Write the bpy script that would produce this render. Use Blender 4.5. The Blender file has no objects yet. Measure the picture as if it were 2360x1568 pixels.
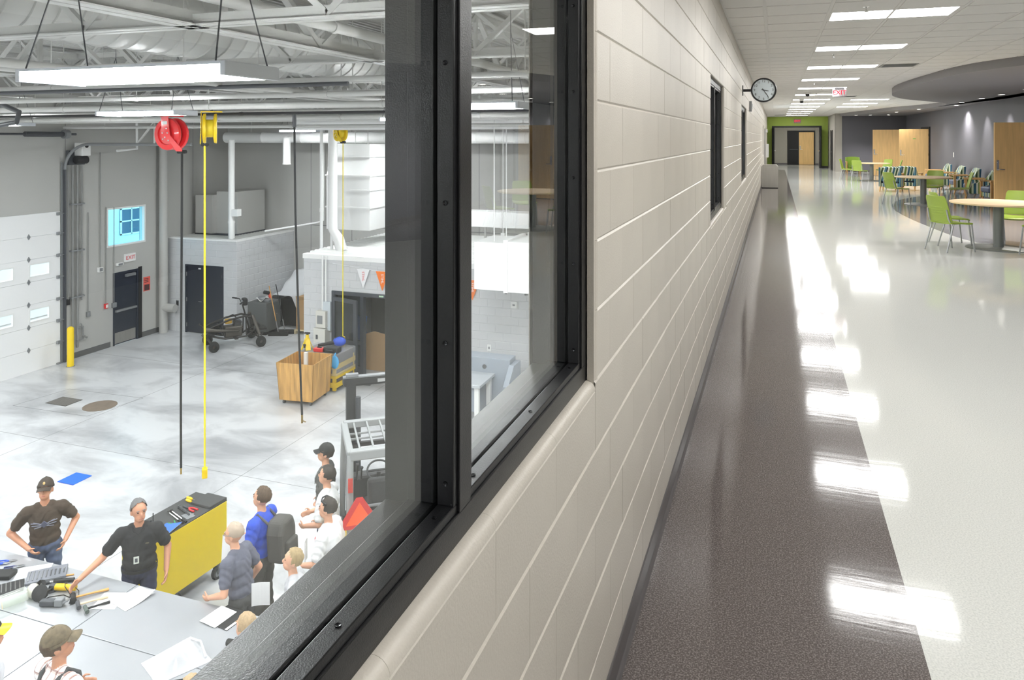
import bpy, math, random
from math import sin, cos, pi, radians, atan2, sqrt, hypot
from mathutils import Vector, Matrix, Euler
import numpy as np
random.seed(7)
SC = bpy.context.scene
COL = SC.collection
# ---------------------------------------------------------------- camera, world, exposure
F_PX, YAW, H_CAM = 1720.0, math.atan(608 / 1720.0), 1.77
cam = bpy.data.cameras.new('camera'); cam_o = bpy.data.objects.new('camera', cam); COL.objects.link(cam_o)
cam.sensor_width = 36.0; cam.lens = F_PX / 2360 * 36; cam.shift_y = -(784 - 318) / 2360.0
cam.clip_start = 0.02; cam.clip_end = 300
cam_o.location = (0, 0, H_CAM); cam_o.rotation_euler = (pi / 2, 0, YAW)
SC.camera = cam_o
world = bpy.data.worlds.new('daylight_sky'); SC.world = world; world.use_nodes = True
_bg = world.node_tree.nodes['Background']; _bg.inputs[0].default_value = (0.78, 0.9, 1.0, 1); _bg.inputs[1].default_value = 5.0
SC.view_settings.view_transform = 'Standard'; SC.view_settings.look = 'None'
SC.view_settings.gamma = 1.0; SC.view_settings.use_curve_mapping = False
SC.view_settings.exposure = 0.0
CORRIDOR_LAMP, SHOP_LAMP = 29.0, 130.0        # emission of the lamp tubes and lenses
SC.cycles.use_denoising = True
SC.cycles.max_bounces = 6; SC.cycles.diffuse_bounces = 4; SC.cycles.glossy_bounces = 3; SC.cycles.use_adaptive_sampling = True; SC.cycles.adaptive_threshold = 0.05; SC.cycles.use_light_tree = False
SC.cycles.transparent_max_bounces = 12; SC.cycles.sample_clamp_indirect = 6.0
SC.cycles.caustics_reflective = False; SC.cycles.caustics_refractive = False

ZS = -4.4            # workshop floor; the corridor floor is z = 0
XW = -0.492          # corridor face of the block wall
BW, BH = 0.4064, 0.2032
Z0 = 0.049           # first bed joint
# ---------------------------------------------------------------- mesh helper
def nrm(v):
    v = Vector(v); return v.normalized()
class MB:
    def __init__(s): s.v = []; s.f = []
    def add(s, vs, fs):
        o = len(s.v); s.v += [tuple(p) for p in vs]; s.f += [tuple(i + o for i in q) for q in fs]; return s
    def box(s, x0, x1, y0, y1, z0, z1):
        return s.add([(x0,y0,z0),(x1,y0,z0),(x1,y1,z0),(x0,y1,z0),(x0,y0,z1),(x1,y0,z1),(x1,y1,z1),(x0,y1,z1)],
                     [(3,2,1,0),(4,5,6,7),(0,1,5,4),(1,2,6,5),(2,3,7,6),(3,0,4,7)])
    def obox(s, c, size, R=None):
        R = R or Matrix.Identity(3); c = Vector(c); a, b, d = size[0]/2, size[1]/2, size[2]/2
        P = [(-a,-b,-d),(a,-b,-d),(a,b,-d),(-a,b,-d),(-a,-b,d),(a,-b,d),(a,b,d),(-a,b,d)]
        return s.add([c + R @ Vector(p) for p in P], [(3,2,1,0),(4,5,6,7),(0,1,5,4),(1,2,6,5),(2,3,7,6),(3,0,4,7)])
    def bar(s, p0, p1, w, t, up=(0,0,1)):       # rectangular bar from p0 to p1: w across, t along up
        p0, p1 = Vector(p0), Vector(p1); y = (p1 - p0); L = y.length; y.normalize()
        x = y.cross(Vector(up))
        if x.length < 1e-4: x = y.cross(Vector((1,0,0)))
        x.normalize(); z = x.cross(y)
        R = Matrix((x, y, z)).transposed()
        return s.obox((p0 + p1) / 2, (w, L, t), R)
    def tube(s, pts, r, n=8, caps=True):
        P = [Vector(p) for p in pts]; m = len(P); rs = r if isinstance(r, (list, tuple)) else [r] * m
        T = []
        for i in range(m):
            t = (P[min(i+1, m-1)] - P[max(i-1, 0)]); T.append(t.normalized() if t.length > 1e-9 else Vector((0,0,1)))
        a = T[0].cross(Vector((0,0,1)))
        if a.length < 1e-3: a = T[0].cross(Vector((1,0,0)))
        a.normalize(); vs = []
        for i in range(m):
            a = a - T[i] * a.dot(T[i])
            if a.length < 1e-6: a = T[i].orthogonal()
            a.normalize(); b = T[i].cross(a)
            for k in range(n):
                w = 2 * pi * k / n; vs.append(P[i] + (a * cos(w) + b * sin(w)) * rs[i])
        fs = [(i*n+k, i*n+(k+1) % n, (i+1)*n+(k+1) % n, (i+1)*n+k) for i in range(m-1) for k in range(n)]
        if caps: fs += [tuple(range(n-1, -1, -1)), tuple(range((m-1)*n, m*n))]
        return s.add(vs, fs)
    def cyl(s, p0, p1, r, r1=None, n=16, caps=True):
        return s.tube([p0, p1], [r, r if r1 is None else r1], n, caps)
    def lathe(s, prof, c=(0,0,0), n=24, R=None, ring=False):
        R = R or Matrix.Identity(3); c = Vector(c); vs = []
        for (r, z) in prof:
            for k in range(n):
                w = 2*pi*k/n; vs.append(c + R @ Vector((r*cos(w), r*sin(w), z)))
        m = len(prof)
        fs = [(i*n+k, i*n+(k+1) % n, (i+1)*n+(k+1) % n, (i+1)*n+k) for i in range(m-1) for k in range(n)]
        if ring: fs += [((m-1)*n+k, (m-1)*n+(k+1) % n, (k+1) % n, k) for k in range(n)]
        else: fs += [tuple(range(n-1,-1,-1)), tuple(range((m-1)*n, m*n))]
        return s.add(vs, fs)
    def prism(s, poly, z0, z1, axis='z'):
        n = len(poly)
        def pt(p, t): return (p[0], p[1], t) if axis == 'z' else ((t, p[0], p[1]) if axis == 'x' else (p[0], t, p[1]))
        vs = [pt(p, z0) for p in poly] + [pt(p, z1) for p in poly]
        fs = [tuple(range(n-1,-1,-1)), tuple(range(n, 2*n))] + [(i, (i+1) % n, n+(i+1) % n, n+i) for i in range(n)]
        return s.add(vs, fs)
    def ell(s, c, r, nu=16, nv=10, R=None):
        R = R or Matrix.Identity(3); c = Vector(c); vs = []; fs = []
        if not isinstance(r, (tuple, list)): r = (r, r, r)
        for j in range(1, nv):
            ph = pi*j/nv
            for i in range(nu):
                th = 2*pi*i/nu; vs.append(c + R @ Vector((r[0]*sin(ph)*cos(th), r[1]*sin(ph)*sin(th), r[2]*cos(ph))))
        vs.append(c + R @ Vector((0,0,r[2]))); vs.append(c + R @ Vector((0,0,-r[2])))
        a, b = len(vs)-2, len(vs)-1
        for j in range(nv-2):
            for i in range(nu): fs.append((j*nu+i, (j+1)*nu+i, (j+1)*nu+(i+1) % nu, j*nu+(i+1) % nu))
        for i in range(nu):
            fs.append((a, i, (i+1) % nu)); fs.append((b, (nv-2)*nu+(i+1) % nu, (nv-2)*nu+i))
        return s.add(vs, fs)
    def grid(s, fn, nu, nv):
        vs = [fn(i/nu, j/nv) for j in range(nv+1) for i in range(nu+1)]
        fs = [(j*(nu+1)+i, j*(nu+1)+i+1, (j+1)*(nu+1)+i+1, (j+1)*(nu+1)+i) for j in range(nv) for i in range(nu)]
        return s.add(vs, fs)
    def sheet(s, fn, nu, nv, t=0.004):          # a grid with thickness t along its normal side
        g = MB().grid(fn, nu, nv); n = len(g.v); V = [Vector(p) for p in g.v]; N = [Vector((0,0,0)) for _ in V]
        for q in g.f:
            k = (V[q[2]]-V[q[0]]).cross(V[q[3]]-V[q[1]])
            for i in q: N[i] += k
        vs = V + [V[i] - N[i].normalized()*t for i in range(n)]
        fs = list(g.f) + [tuple(i+n for i in reversed(q)) for q in g.f]
        w = nu + 1
        ring = [i for i in range(nu)] + [nu + j*w for j in range(nv)] + [nv*w + nu - i for i in range(nu)] + [(nv-j)*w for j in range(nv)]
        for k in range(len(ring)):
            a, b = ring[k], ring[(k+1) % len(ring)]; fs.append((b, a, a+n, b+n))
        return s.add(vs, fs)
    def xf(s, M):
        s.v = [tuple(M @ Vector(p)) for p in s.v]; return s
    def join(s, o, M=None):
        return s.add([M @ Vector(p) for p in o.v] if M else o.v, o.f)
def at_z(u, v, z):
    """floor-plan point under pixel (u, v) of the photograph on the level z"""
    r, w = (u-1180)/F_PX, (318-v)/F_PX; t = (z-H_CAM)/w
    return Vector(((r*cos(YAW)-sin(YAW))*t, (r*sin(YAW)+cos(YAW))*t, z))
def Rz(a): return Matrix.Rotation(a, 3, 'Z')
def Rx(a): return Matrix.Rotation(a, 3, 'X')
def Ry(a): return Matrix.Rotation(a, 3, 'Y')
def TR(loc=(0,0,0), rz=0, rx=0, ry=0): return Matrix.Translation(Vector(loc)) @ Matrix.Rotation(rz,4,'Z') @ Matrix.Rotation(ry,4,'Y') @ Matrix.Rotation(rx,4,'X')
def mesh_of(name, mb):
    me = bpy.data.meshes.new(name); me.from_pydata(mb.v, [], mb.f); me.validate(); me.update(); return me
def obj(name, mb, mat, parent=None, smooth=0, bevel=0, seg=2):
    me = mb if isinstance(mb, bpy.types.Mesh) else mesh_of(name, mb)
    if mat is not None and not me.materials: me.materials.append(mat)
    if smooth:
        me.shade_smooth()
        if smooth > 1: me.set_sharp_from_angle(angle=radians(smooth))
    o = bpy.data.objects.new(name, me); COL.objects.link(o)
    if parent: o.parent = parent
    if bevel:
        b = o.modifiers.new('edge', 'BEVEL'); b.width = bevel; b.segments = seg; b.limit_method = 'ANGLE'; b.angle_limit = radians(40)
    return o
def tag(o, label, cat=None, group=None, kind=None):
    o['label'] = label
    if cat: o['category'] = cat
    if group: o['group'] = group
    if kind: o['kind'] = kind
    return o
def thing(name, label, cat, loc=(0,0,0), rz=0, group=None, kind=None):
    o = bpy.data.objects.new(name, None); COL.objects.link(o); o.empty_display_size = 0.1
    o.location = loc; o.rotation_euler = (0,0,rz)
    return tag(o, label, cat, group, kind)
def copy_tree(o, parent=None):
    c = o.copy(); COL.objects.link(c); c.parent = parent
    for ch in list(o.children):
        copy_tree(ch, c)
    return c
def dup(o, label, loc, rz=None, group=None):
    c = copy_tree(o); c['label'] = label; c.location = loc
    if rz is not None: c.rotation_euler = (0,0,rz)
    if group: c['group'] = group
    return c
# ---------------------------------------------------------------- materials
def lin(c):
    return tuple(((x/255)/12.92 if x/255 <= 0.04045 else ((x/255+0.055)/1.055)**2.4) for x in c)
_M = {}
def mat(name, col=(200,200,200), rough=0.5, metal=0.0, var=0.0, vscale=8.0, bump=0.0, bscale=60.0, coat=0.0, emit=0.0, spec=0.5, stretch=None, alpha=None, detail=4):
    if name in _M: return _M[name]
    m = bpy.data.materials.new(name); m.use_nodes = True; nt = m.node_tree; p = nt.nodes['Principled BSDF']
    c = lin(col) + (1,)
    p.inputs['Base Color'].default_value = c; p.inputs['Roughness'].default_value = rough; p.inputs['Metallic'].default_value = metal
    p.inputs['Coat Weight'].default_value = coat; p.inputs['Coat Roughness'].default_value = 0.08; p.inputs['Specular IOR Level'].default_value = spec
    if emit: p.inputs['Emission Color'].default_value = c; p.inputs['Emission Strength'].default_value = emit
    if var or bump:
        tc = nt.nodes.new('ShaderNodeTexCoord'); mp = nt.nodes.new('ShaderNodeMapping'); nt.links.new(tc.outputs['Object'], mp.inputs[0])
        if stretch: mp.inputs['Scale'].default_value = stretch
    if var:
        nz = nt.nodes.new('ShaderNodeTexNoise'); nz.inputs['Scale'].default_value = vscale; nz.inputs['Detail'].default_value = detail
        nt.links.new(mp.outputs[0], nz.inputs['Vector'])
        rp = nt.nodes.new('ShaderNodeValToRGB'); rp.color_ramp.elements[0].position = 0.3; rp.color_ramp.elements[1].position = 0.7
        rp.color_ramp.elements[0].color = tuple(x*(1-var) for x in c[:3]) + (1,); rp.color_ramp.elements[1].color = tuple(min(1, x*(1+var*0.6)) for x in c[:3]) + (1,)
        nt.links.new(nz.outputs['Fac'], rp.inputs[0]); nt.links.new(rp.outputs[0], p.inputs['Base Color'])
    if bump:
        nb = nt.nodes.new('ShaderNodeTexNoise'); nb.inputs['Scale'].default_value = bscale; nb.inputs['Detail'].default_value = 3
        nt.links.new(mp.outputs[0], nb.inputs['Vector'])
        b = nt.nodes.new('ShaderNodeBump'); b.inputs['Strength'].default_value = bump; b.inputs['Distance'].default_value = 0.01
        nt.links.new(nb.outputs['Fac'], b.inputs['Height']); nt.links.new(b.outputs[0], p.inputs['Normal'])
    _M[name] = m; return m
def ramp_mat(name, build, rough=0.5, metal=0.0, coat=0.0):
    """material whose base colour comes from build(nt, objcoord_socket) -> colour socket"""
    m = bpy.data.materials.new(name); m.use_nodes = True; nt = m.node_tree; p = nt.nodes['Principled BSDF']
    tc = nt.nodes.new('ShaderNodeTexCoord'); p.inputs['Roughness'].default_value = rough; p.inputs['Metallic'].default_value = metal
    p.inputs['Coat Weight'].default_value = coat; p.inputs['Coat Roughness'].default_value = 0.05
    nt.links.new(build(nt, tc), p.inputs['Base Color']); _M[name] = m; return m
def emis(name, col, s):
    if name in _M: return _M[name]
    m = bpy.data.materials.new(name); m.use_nodes = True; nt = m.node_tree; nt.nodes.clear()
    e = nt.nodes.new('ShaderNodeEmission'); o = nt.nodes.new('ShaderNodeOutputMaterial'); e.inputs[0].default_value = lin(col)+(1,); e.inputs[1].default_value = s
    nt.links.new(e.outputs[0], o.inputs[0]); _M[name] = m
    m.cycles.emission_sampling = 'FRONT' if s > 5 else 'NONE'
    return m
def glass(name, tint=(255,255,255), ior=1.5, rough=0.0, haze=0.0):
    if name in _M: return _M[name]
    m = bpy.data.materials.new(name); m.use_nodes = True; nt = m.node_tree; nt.nodes.clear(); N = nt.nodes.new
    o = N('ShaderNodeOutputMaterial'); t = N('ShaderNodeBsdfTransparent'); g = N('ShaderNodeBsdfGlossy'); fr = N('ShaderNodeFresnel'); mx = N('ShaderNodeMixShader')
    t.inputs[0].default_value = lin(tint)+(1,); g.inputs['Roughness'].default_value = rough; fr.inputs[0].default_value = ior
    ge = N('ShaderNodeNewGeometry'); mi = N('ShaderNodeMix'); mi.inputs[2].default_value = ior; mi.inputs[3].default_value = 1/ior    # same reflectance on both faces of the pane
    nt.links.new(ge.outputs['Backfacing'], mi.inputs[0]); nt.links.new(mi.outputs[0], fr.inputs[0])
    nt.links.new(fr.outputs[0], mx.inputs[0]); nt.links.new(t.outputs[0], mx.inputs[1]); nt.links.new(g.outputs[0], mx.inputs[2])
    src = mx.outputs[0]
    if haze:
        d = N('ShaderNodeBsdfDiffuse'); d.inputs[0].default_value = (0.9,0.9,0.9,1); m2 = N('ShaderNodeMixShader'); m2.inputs[0].default_value = haze
        nt.links.new(src, m2.inputs[1]); nt.links.new(d.outputs[0], m2.inputs[2]); src = m2.outputs[0]
    nt.links.new(src, o.inputs[0]); _M[name] = m; return m
def speckle(name, c1, c2, c3, scale, rough, coat=0.0, streak=0.0, big=0.0, spec=0.5):
    def b(nt, tc):
        n = nt.nodes.new('ShaderNodeTexNoise'); n.inputs['Scale'].default_value = scale; n.inputs['Detail'].default_value = 2
        nt.links.new(tc.outputs['Object'], n.inputs['Vector'])
        r = nt.nodes.new('ShaderNodeValToRGB'); r.color_ramp.elements[0].position = 0.36; r.color_ramp.elements[1].position = 0.66
        r.color_ramp.elements[0].color = lin(c1)+(1,); r.color_ramp.elements[1].color = lin(c3)+(1,); e = r.color_ramp.elements.new(0.5); e.color = lin(c2)+(1,)
        nt.links.new(n.outputs['Fac'], r.inputs[0]); out = r.outputs[0]
        if big:
            n2 = nt.nodes.new('ShaderNodeTexNoise'); n2.inputs['Scale'].default_value = 0.7; n2.inputs['Detail'].default_value = 6
            nt.links.new(tc.outputs['Object'], n2.inputs['Vector'])
            r2 = nt.nodes.new('ShaderNodeValToRGB'); r2.color_ramp.elements[0].position = 0.35; r2.color_ramp.elements[1].position = 0.62
            r2.color_ramp.elements[0].color = (1-big,1-big,1-big*0.97,1); r2.color_ramp.elements[1].color = (1,1,1,1)
            nt.links.new(n2.outputs['Fac'], r2.inputs[0])
            mx = nt.nodes.new('ShaderNodeMix'); mx.data_type = 'RGBA'; mx.blend_type = 'MULTIPLY'; mx.inputs[0].default_value = 1
            nt.links.new(out, mx.inputs[6]); nt.links.new(r2.outputs[0], mx.inputs[7]); out = mx.outputs[2]
        return out
    m = ramp_mat(name, b, rough, 0, coat); m.node_tree.nodes['Principled BSDF'].inputs['Specular IOR Level'].default_value = spec
    if streak:
        nt = m.node_tree; p = nt.nodes['Principled BSDF']; tc = nt.nodes.new('ShaderNodeTexCoord')
        mp = nt.nodes.new('ShaderNodeMapping'); mp.inputs['Scale'].default_value = (1.0, 7.0, 1.0); nt.links.new(tc.outputs['Object'], mp.inputs[0])
        nz = nt.nodes.new('ShaderNodeTexNoise'); nz.inputs['Scale'].default_value = 3.0; nz.inputs['Detail'].default_value = 4
        nt.links.new(mp.outputs[0], nz.inputs['Vector'])
        bp = nt.nodes.new('ShaderNodeBump'); bp.inputs['Strength'].default_value = streak; bp.inputs['Distance'].default_value = 0.01
        nt.links.new(nz.outputs['Fac'], bp.inputs['Height']); nt.links.new(bp.outputs[0], p.inputs['Normal']); nt.links.new(bp.outputs[0], p.inputs['Coat Normal'])
    return m
def text_obj(name, s, size, mtl, M, parent=None, ext=0.002, align='CENTER'):
    cu = bpy.data.curves.new(name, 'FONT'); cu.body = s; cu.size = size; cu.extrude = ext; cu.align_x = align; cu.align_y = 'CENTER'
    t = bpy.data.objects.new('tmp', cu); COL.objects.link(t); dg = bpy.context.evaluated_depsgraph_get(); dg.update()
    me = bpy.data.meshes.new_from_object(t.evaluated_get(dg)); bpy.data.objects.remove(t)
    me.transform(M); me.materials.clear(); me.materials.append(mtl)
    o = bpy.data.objects.new(name, me); COL.objects.link(o)
    if parent: o.parent = parent
    return o
WALLP = mat('beige_block_paint', (198,191,180), 0.42, var=0.05, vscale=2.5, bump=0.12, bscale=160)
BLACK = mat('black_steel_frame', (17,17,19), 0.32, bump=0.10, bscale=420)
BLACKM = mat('matte_black', (25,25,27), 0.6)
DKGREY = mat('dark_grey_metal', (70,72,76), 0.45)
MIDGREY = mat('mid_grey_metal', (128,130,132), 0.4)
STEEL = mat('brushed_steel', (176,173,166), 0.34, metal=0.7, var=0.06, vscale=30, stretch=(1,1,0.05))
CHROME = mat('chrome', (215,215,215), 0.15, metal=1.0)
WHITEP = mat('white_paint', (236,236,234), 0.5)
YELLOW = mat('safety_yellow', (240,205,20), 0.4)
RED = mat('red_paint', (215,35,40), 0.3, coat=0.4)
RUBBER = mat('black_rubber', (28,28,28), 0.75)
PAPER = mat('white_paper', (246,246,246), 0.7)
WOODDOOR = mat('maple_veneer', (230,190,128), 0.42, var=0.1, vscale=3, stretch=(6,6,0.5))
# ================================================================ corridor shell
YB, YE = -6.0, 48.0              # corridor from behind the camera to the green wall
XR = 6.25                        # grey lounge wall
ZC = 3.05
def struct(name, label, mb, m, cat, **k):
    o = obj(name, mb, m, **k); return tag(o, label, cat, kind='structure')
# --- left wall of painted blocks with window openings (y0, y1)
OPEN = [(-0.729, 2.116), (6.18, 7.806), (11.87, 13.90), (31.38, 33.41)]
ZSILL, ZHEAD = Z0 + 5*BH, Z0 + 11*BH
RC = 0.005
mb = MB()
ys = YB
for (a, b) in OPEN:
    mb.box(XW-0.203, XW-RC, ys, a, 0, ZC); mb.box(XW-0.203, XW-RC, a, b, 0, ZSILL-0.026); mb.box(XW-0.203, XW-RC, a, b, ZHEAD, ZC+0.4)
    mb.box(XW-0.203, XW-0.03, a, b, ZSILL-0.026, ZSILL)
    ys = b
mb.box(XW-0.203, XW-RC, ys, YE+6, 0, ZC)
wall_left = struct('wall_left', 'long beige painted concrete block wall with black framed windows', mb, WALLP, 'wall')
def block_mesh(w, h, name='block'):
    ch, dp, e = 0.006, RC, 0.0010              # tooled bed joints, hairline head joints
    prof = [(-dp,.0005),(-dp*.65,ch*.4),(0,ch),(0,h-ch),(-dp*.65,h-ch*.4),(-dp,h-.0005)]
    rings = [(0, e), (e, 0), (w-e, 0), (w, e)]; n = len(prof)
    vs = [(x-(d if -.001 < x else 0), y, z) for (y, d) in rings for (x, z) in prof]
    fs = [(r*n+i, (r+1)*n+i, (r+1)*n+i+1, r*n+i+1) for r in range(3) for i in range(n-1)]
    return MB().add(vs, fs)
blocks = []; BN = 0.025
for k in range(-1, 15):
    z0 = Z0 + k*BH; z1 = z0 + BH
    z0 = max(z0, 0); z1 = min(z1, ZC)
    off = 0 if k % 2 == 0 else BW/2
    n0 = int((YB - 2.116)/BW) - 1
    for n in range(n0, int((YE - 2.116)/BW) + 1):
        segs = [(2.116 + n*BW + off, 2.116 + (n+1)*BW + off)]
        if z1 > ZSILL + .01 and z0 < ZHEAD - .01:
            for (a, b) in OPEN:
                ns = []
                for (p, q) in segs:
                    if q <= a or p >= b: ns.append((p, q))
                    else:
                        if p < a: ns.append((p, a))
                        if q > b: ns.append((b, q))
                segs = ns
        for (p, q) in segs:
            zz1 = z1
            if abs(z1 - ZSILL) < .01 and any(p < b and q > a for (a, b) in OPEN): zz1 = z1 - BN
            for (a, b) in OPEN:
                if z1 > ZSILL + .01 and z0 < ZHEAD - .01:
                    if abs(p - b) < 1e-6: p = p + BN
                    if abs(q - a) < 1e-6: q = q - BN
            if q - p > .01: blocks.append((p, q, z0, zz1))
near = [b for b in blocks if b[1] > 0.9 and b[0] < 9.0 and b[3] > 0.1]
near.sort(key=lambda b: (b[0]+b[1])); near = near[:298]
ns = set(near); _bm = {}
for (p, q, z0, z1) in near:
    k = (round(q-p, 4), round(z1-z0, 4))
    if k not in _bm: _bm[k] = mesh_of('block', block_mesh(*k))
    o = obj('block', _bm[k], WALLP, wall_left); o.location = (XW + random.uniform(-.0008, .0008), p, z0)
mb = MB()
for b in blocks:
    if b not in ns: mb.join(block_mesh(b[1]-b[0], b[3]-b[2]), Matrix.Translation((XW, b[0], b[2])))
o = obj('far_blocks', mb, WALLP, wall_left); o['kind'] = 'stuff'
# bullnose edges of the openings
def bull(n=6): return [(XW - BN + BN*sin(pi/2*i/n), BN*cos(pi/2*i/n)) for i in range(n+1)]    # (x, rise)
for wi, (a, b) in enumerate(OPEN):
    prof = [(x, ZSILL - BN + r) for (x, r) in bull()] + [(XW-0.03, ZSILL-BN), (XW-0.03, ZSILL)]
    y = b
    while y > max(a, -0.8) + .01:
        y0 = max(a, y - BW); m2 = MB().prism(prof, y0+.0003, y-.0003, 'y'); obj('sill_bullnose', m2, WALLP, wall_left, smooth=35); y = y0
    for k in range(6):
        z0 = ZSILL + k*BH
        pj = [(x, b + BN - r) for (x, r) in bull()] + [(XW-0.2, b+BN), (XW-0.2, b)]
        obj('jamb_bullnose', MB().prism(pj, z0+.0006, z0+BH-.0006, 'z'), WALLP, wall_left, smooth=35)
# --- baseboard
BASE = mat('grey_vinyl_base', (96,92,92), 0.35)
mb = MB(); mb.prism([(XW,0.0),(XW+0.016,0.0),(XW+0.010,0.012),(XW+0.005,0.020),(XW+0.005,0.094),(XW+0.002,0.101),(XW,0.101)], YB, YE, 'y')
struct('baseboard_left', 'dark grey vinyl cove base along the beige block wall', mb, BASE, 'baseboard')
# --- floor: light tile field, dark border strip, grey lounge inlay with a curved edge
CURVE = [(8.5,8.2),(6.9,9.3),(5.6,10.7),(4.5,12.0),(3.63,13.55),(3.1,14.9),(2.86,17.0),(2.74,19.2),(2.78,20.9),(3.0,22.5),(3.5,24.2),(4.3,25.8),(5.2,27.6),(5.55,30.0),(5.2,32.2),(4.6,34.2),(4.1,37.0),(3.5,40.3),(2.98,43.6)]
def spline(P, n=6):
    out = []
    for i in range(len(P)-1):
        p0, p1, p2, p3 = P[max(i-1,0)], P[i], P[i+1], P[min(i+2,len(P)-1)]
        for j in range(n):
            t = j/n; out.append(tuple(0.5*((2*p1[k]) + (-p0[k]+p2[k])*t + (2*p0[k]-5*p1[k]+4*p2[k]-p3[k])*t*t + (-p0[k]+3*p1[k]-3*p2[k]+p3[k])*t**3) for k in range(len(p1))))
    return out + [tuple(P[-1])]
CS = spline(CURVE)
LIGHTTILE = speckle('light_floor_tile', (200,202,198), (212,213,209), (220,221,216), 140, 0.075, 0, streak=0.03, spec=0.28)
DARKTILE = speckle('dark_floor_tile', (80,73,71), (95,88,86), (132,124,121), 170, 0.09, 0, streak=0.03, spec=0.28)
GREYTILE = speckle('grey_floor_tile', (120,120,122), (132,132,135), (146,146,148), 140, 0.10, 0, streak=0.035, spec=0.45)
floor = struct('floor', 'glossy light floor tile of the school corridor', MB().box(XW-0.2, XR+0.2, YB, YE+6, -0.2, 0), LIGHTTILE, 'floor')
XS = 0.479
obj('border_strip', MB().box(XW, XS, YB, 44.0, -0.05, 0.0006), DARKTILE, floor)
FC = [(x, y) for (x, y) in CS if y < 29]
obj('lounge_inlay', MB().prism([(min(x, XR), y) for (x, y) in FC] + [(XR, 29), (XR, 8.3)], -0.05, 0.0006), GREYTILE, floor)
# --- ceiling: lay-in tiles in a grid
CEILT = mat('ceiling_tile_white', (240,238,235), 0.85, bump=0.25, bscale=220)
GRIDM = mat('ceiling_grid_white', (232,230,227), 0.5)
ceiling = struct('ceiling', 'white lay-in tile ceiling over the corridor', MB().box(XW-0.2, XR+0.2, YB, YE+6, ZC+0.03, ZC+0.12), CEILT, 'ceiling')
XG, YG, TS = 0.508, 8.25, 0.61
def xcurve(y):
    c = [x for (x, yy) in CS if abs(yy-y) < 1.2]; return max(c) if c else XR
tiles = []
LIGHTS = [(XG, YG + 3.05*k) for k in range(-4, 13)] + [(XG + 3.05*0 + 4*TS - 0.61*1.0, YG + 3.05*k + 0.61) for k in (6, 7, 8)]
def is_light(x, y): return any(lx - .05 < x < lx + 1.27 and ly - .05 < y < ly + .66 for (lx, ly) in LIGHTS)
nx0, ny0 = -2, int((YB-YG)/TS)
for j in range(ny0, int((YE-YG)/TS)+1):
    for i in range(nx0, 12):
        x0, y0 = XG + i*TS, YG + j*TS; x1, y1 = x0+TS, y0+TS
        x0 = max(x0, XW)
        if x1 - x0 < .05 or x0 > XR or y0 < YB: continue
        if is_light((x0+x1)/2, y0+TS/2): continue
        if y0 > 7.5 and x0 > xcurve(y0) + .3: continue
        tiles.append((x0, x1, y0, min(y1, YE)))
tiles.sort(key=lambda t: (0 if (6.5 < t[2] and t[0] < 5) else 1, t[2]))
def tile_mb(w, l): 
    e = 0.008
    return MB().box(e, w-e, e, l-e, 0, 0.03).box(e+.012, w-e-.012, e+.012, l-e-.012, -0.006, 0)
_tm = {}
for (x0,x1,y0,y1) in tiles[:296]:
    k = (round(x1-x0,3), round(y1-y0,3))
    if k not in _tm: _tm[k] = mesh_of('ceiling_tile', tile_mb(*k))
    o = obj('ceiling_tile', _tm[k], CEILT, ceiling); o.location = (x0, y0, ZC)
mb = MB()
for (x0,x1,y0,y1) in tiles[296:]: mb.join(tile_mb(x1-x0, y1-y0), Matrix.Translation((x0,y0,ZC)))
o = obj('far_tiles', mb, CEILT, ceiling); o['kind'] = 'stuff'
for i in range(-1, 10):
    x = XG + i*TS
    obj('grid_runner', MB().box(x-0.012, x+0.012, YB, YE, ZC-0.003, ZC+0.028), GRIDM, ceiling)
mb = MB()
for j in range(ny0, int((YE-YG)/TS)+1): mb.box(XW, XR, YG+j*TS-.008, YG+j*TS+.008, ZC+0.0, ZC+.028)
o = obj('cross_tees', mb, GRIDM, ceiling); o['kind'] = 'stuff'
obj('wall_angle', MB().box(XW-.001, XW+0.022, YB, YE, ZC-0.004, ZC+.02), GRIDM, ceiling)
# --- recessed lights
LENS = emis('lamp_lens', (253,253,251), CORRIDOR_LAMP)
words = ['first','second','third','fourth','fifth','sixth','seventh','eighth','ninth','tenth','eleventh','twelfth','thirteenth']
proto = None
for n, (lx, ly) in enumerate(LIGHTS):
    k = n - 4
    if 0 <= k <= 12: lab = 'bright recessed ceiling light, %s along the corridor row' % words[k]
    elif n < 4: lab = 'bright recessed ceiling light over the corridor beside the camera'
    else: lab = 'recessed ceiling light by the curved bulkhead, %s of the short row' % words[n-17]
    if proto is None:
        proto = thing('ceiling_light', lab, 'light', (lx, ly, ZC), 0, 'recessed corridor lights')
        fr = MB()
        for (a,b,c,d) in ((.012,1.207,.008,.035),(.012,1.207,.575,.602),(.012,.04,.035,.575),(1.18,1.207,.035,.575)): fr.box(a,b,c,d,-.004,.03)
        obj('frame', fr, GRIDM, proto)
        obj('lens', MB().add([(.04,.035,0),(.04,.575,0),(1.18,.575,0),(1.18,.035,0)],[(0,1,2,3)]), LENS, proto)
    else: dup(proto, lab, (lx, ly, ZC), 0)
dup(proto, 'added unseen ceiling light brightening the lobby beyond the green opening', (0.9, 49.9, ZC), 0)  # unseen fixture added to light the lobby
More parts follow.
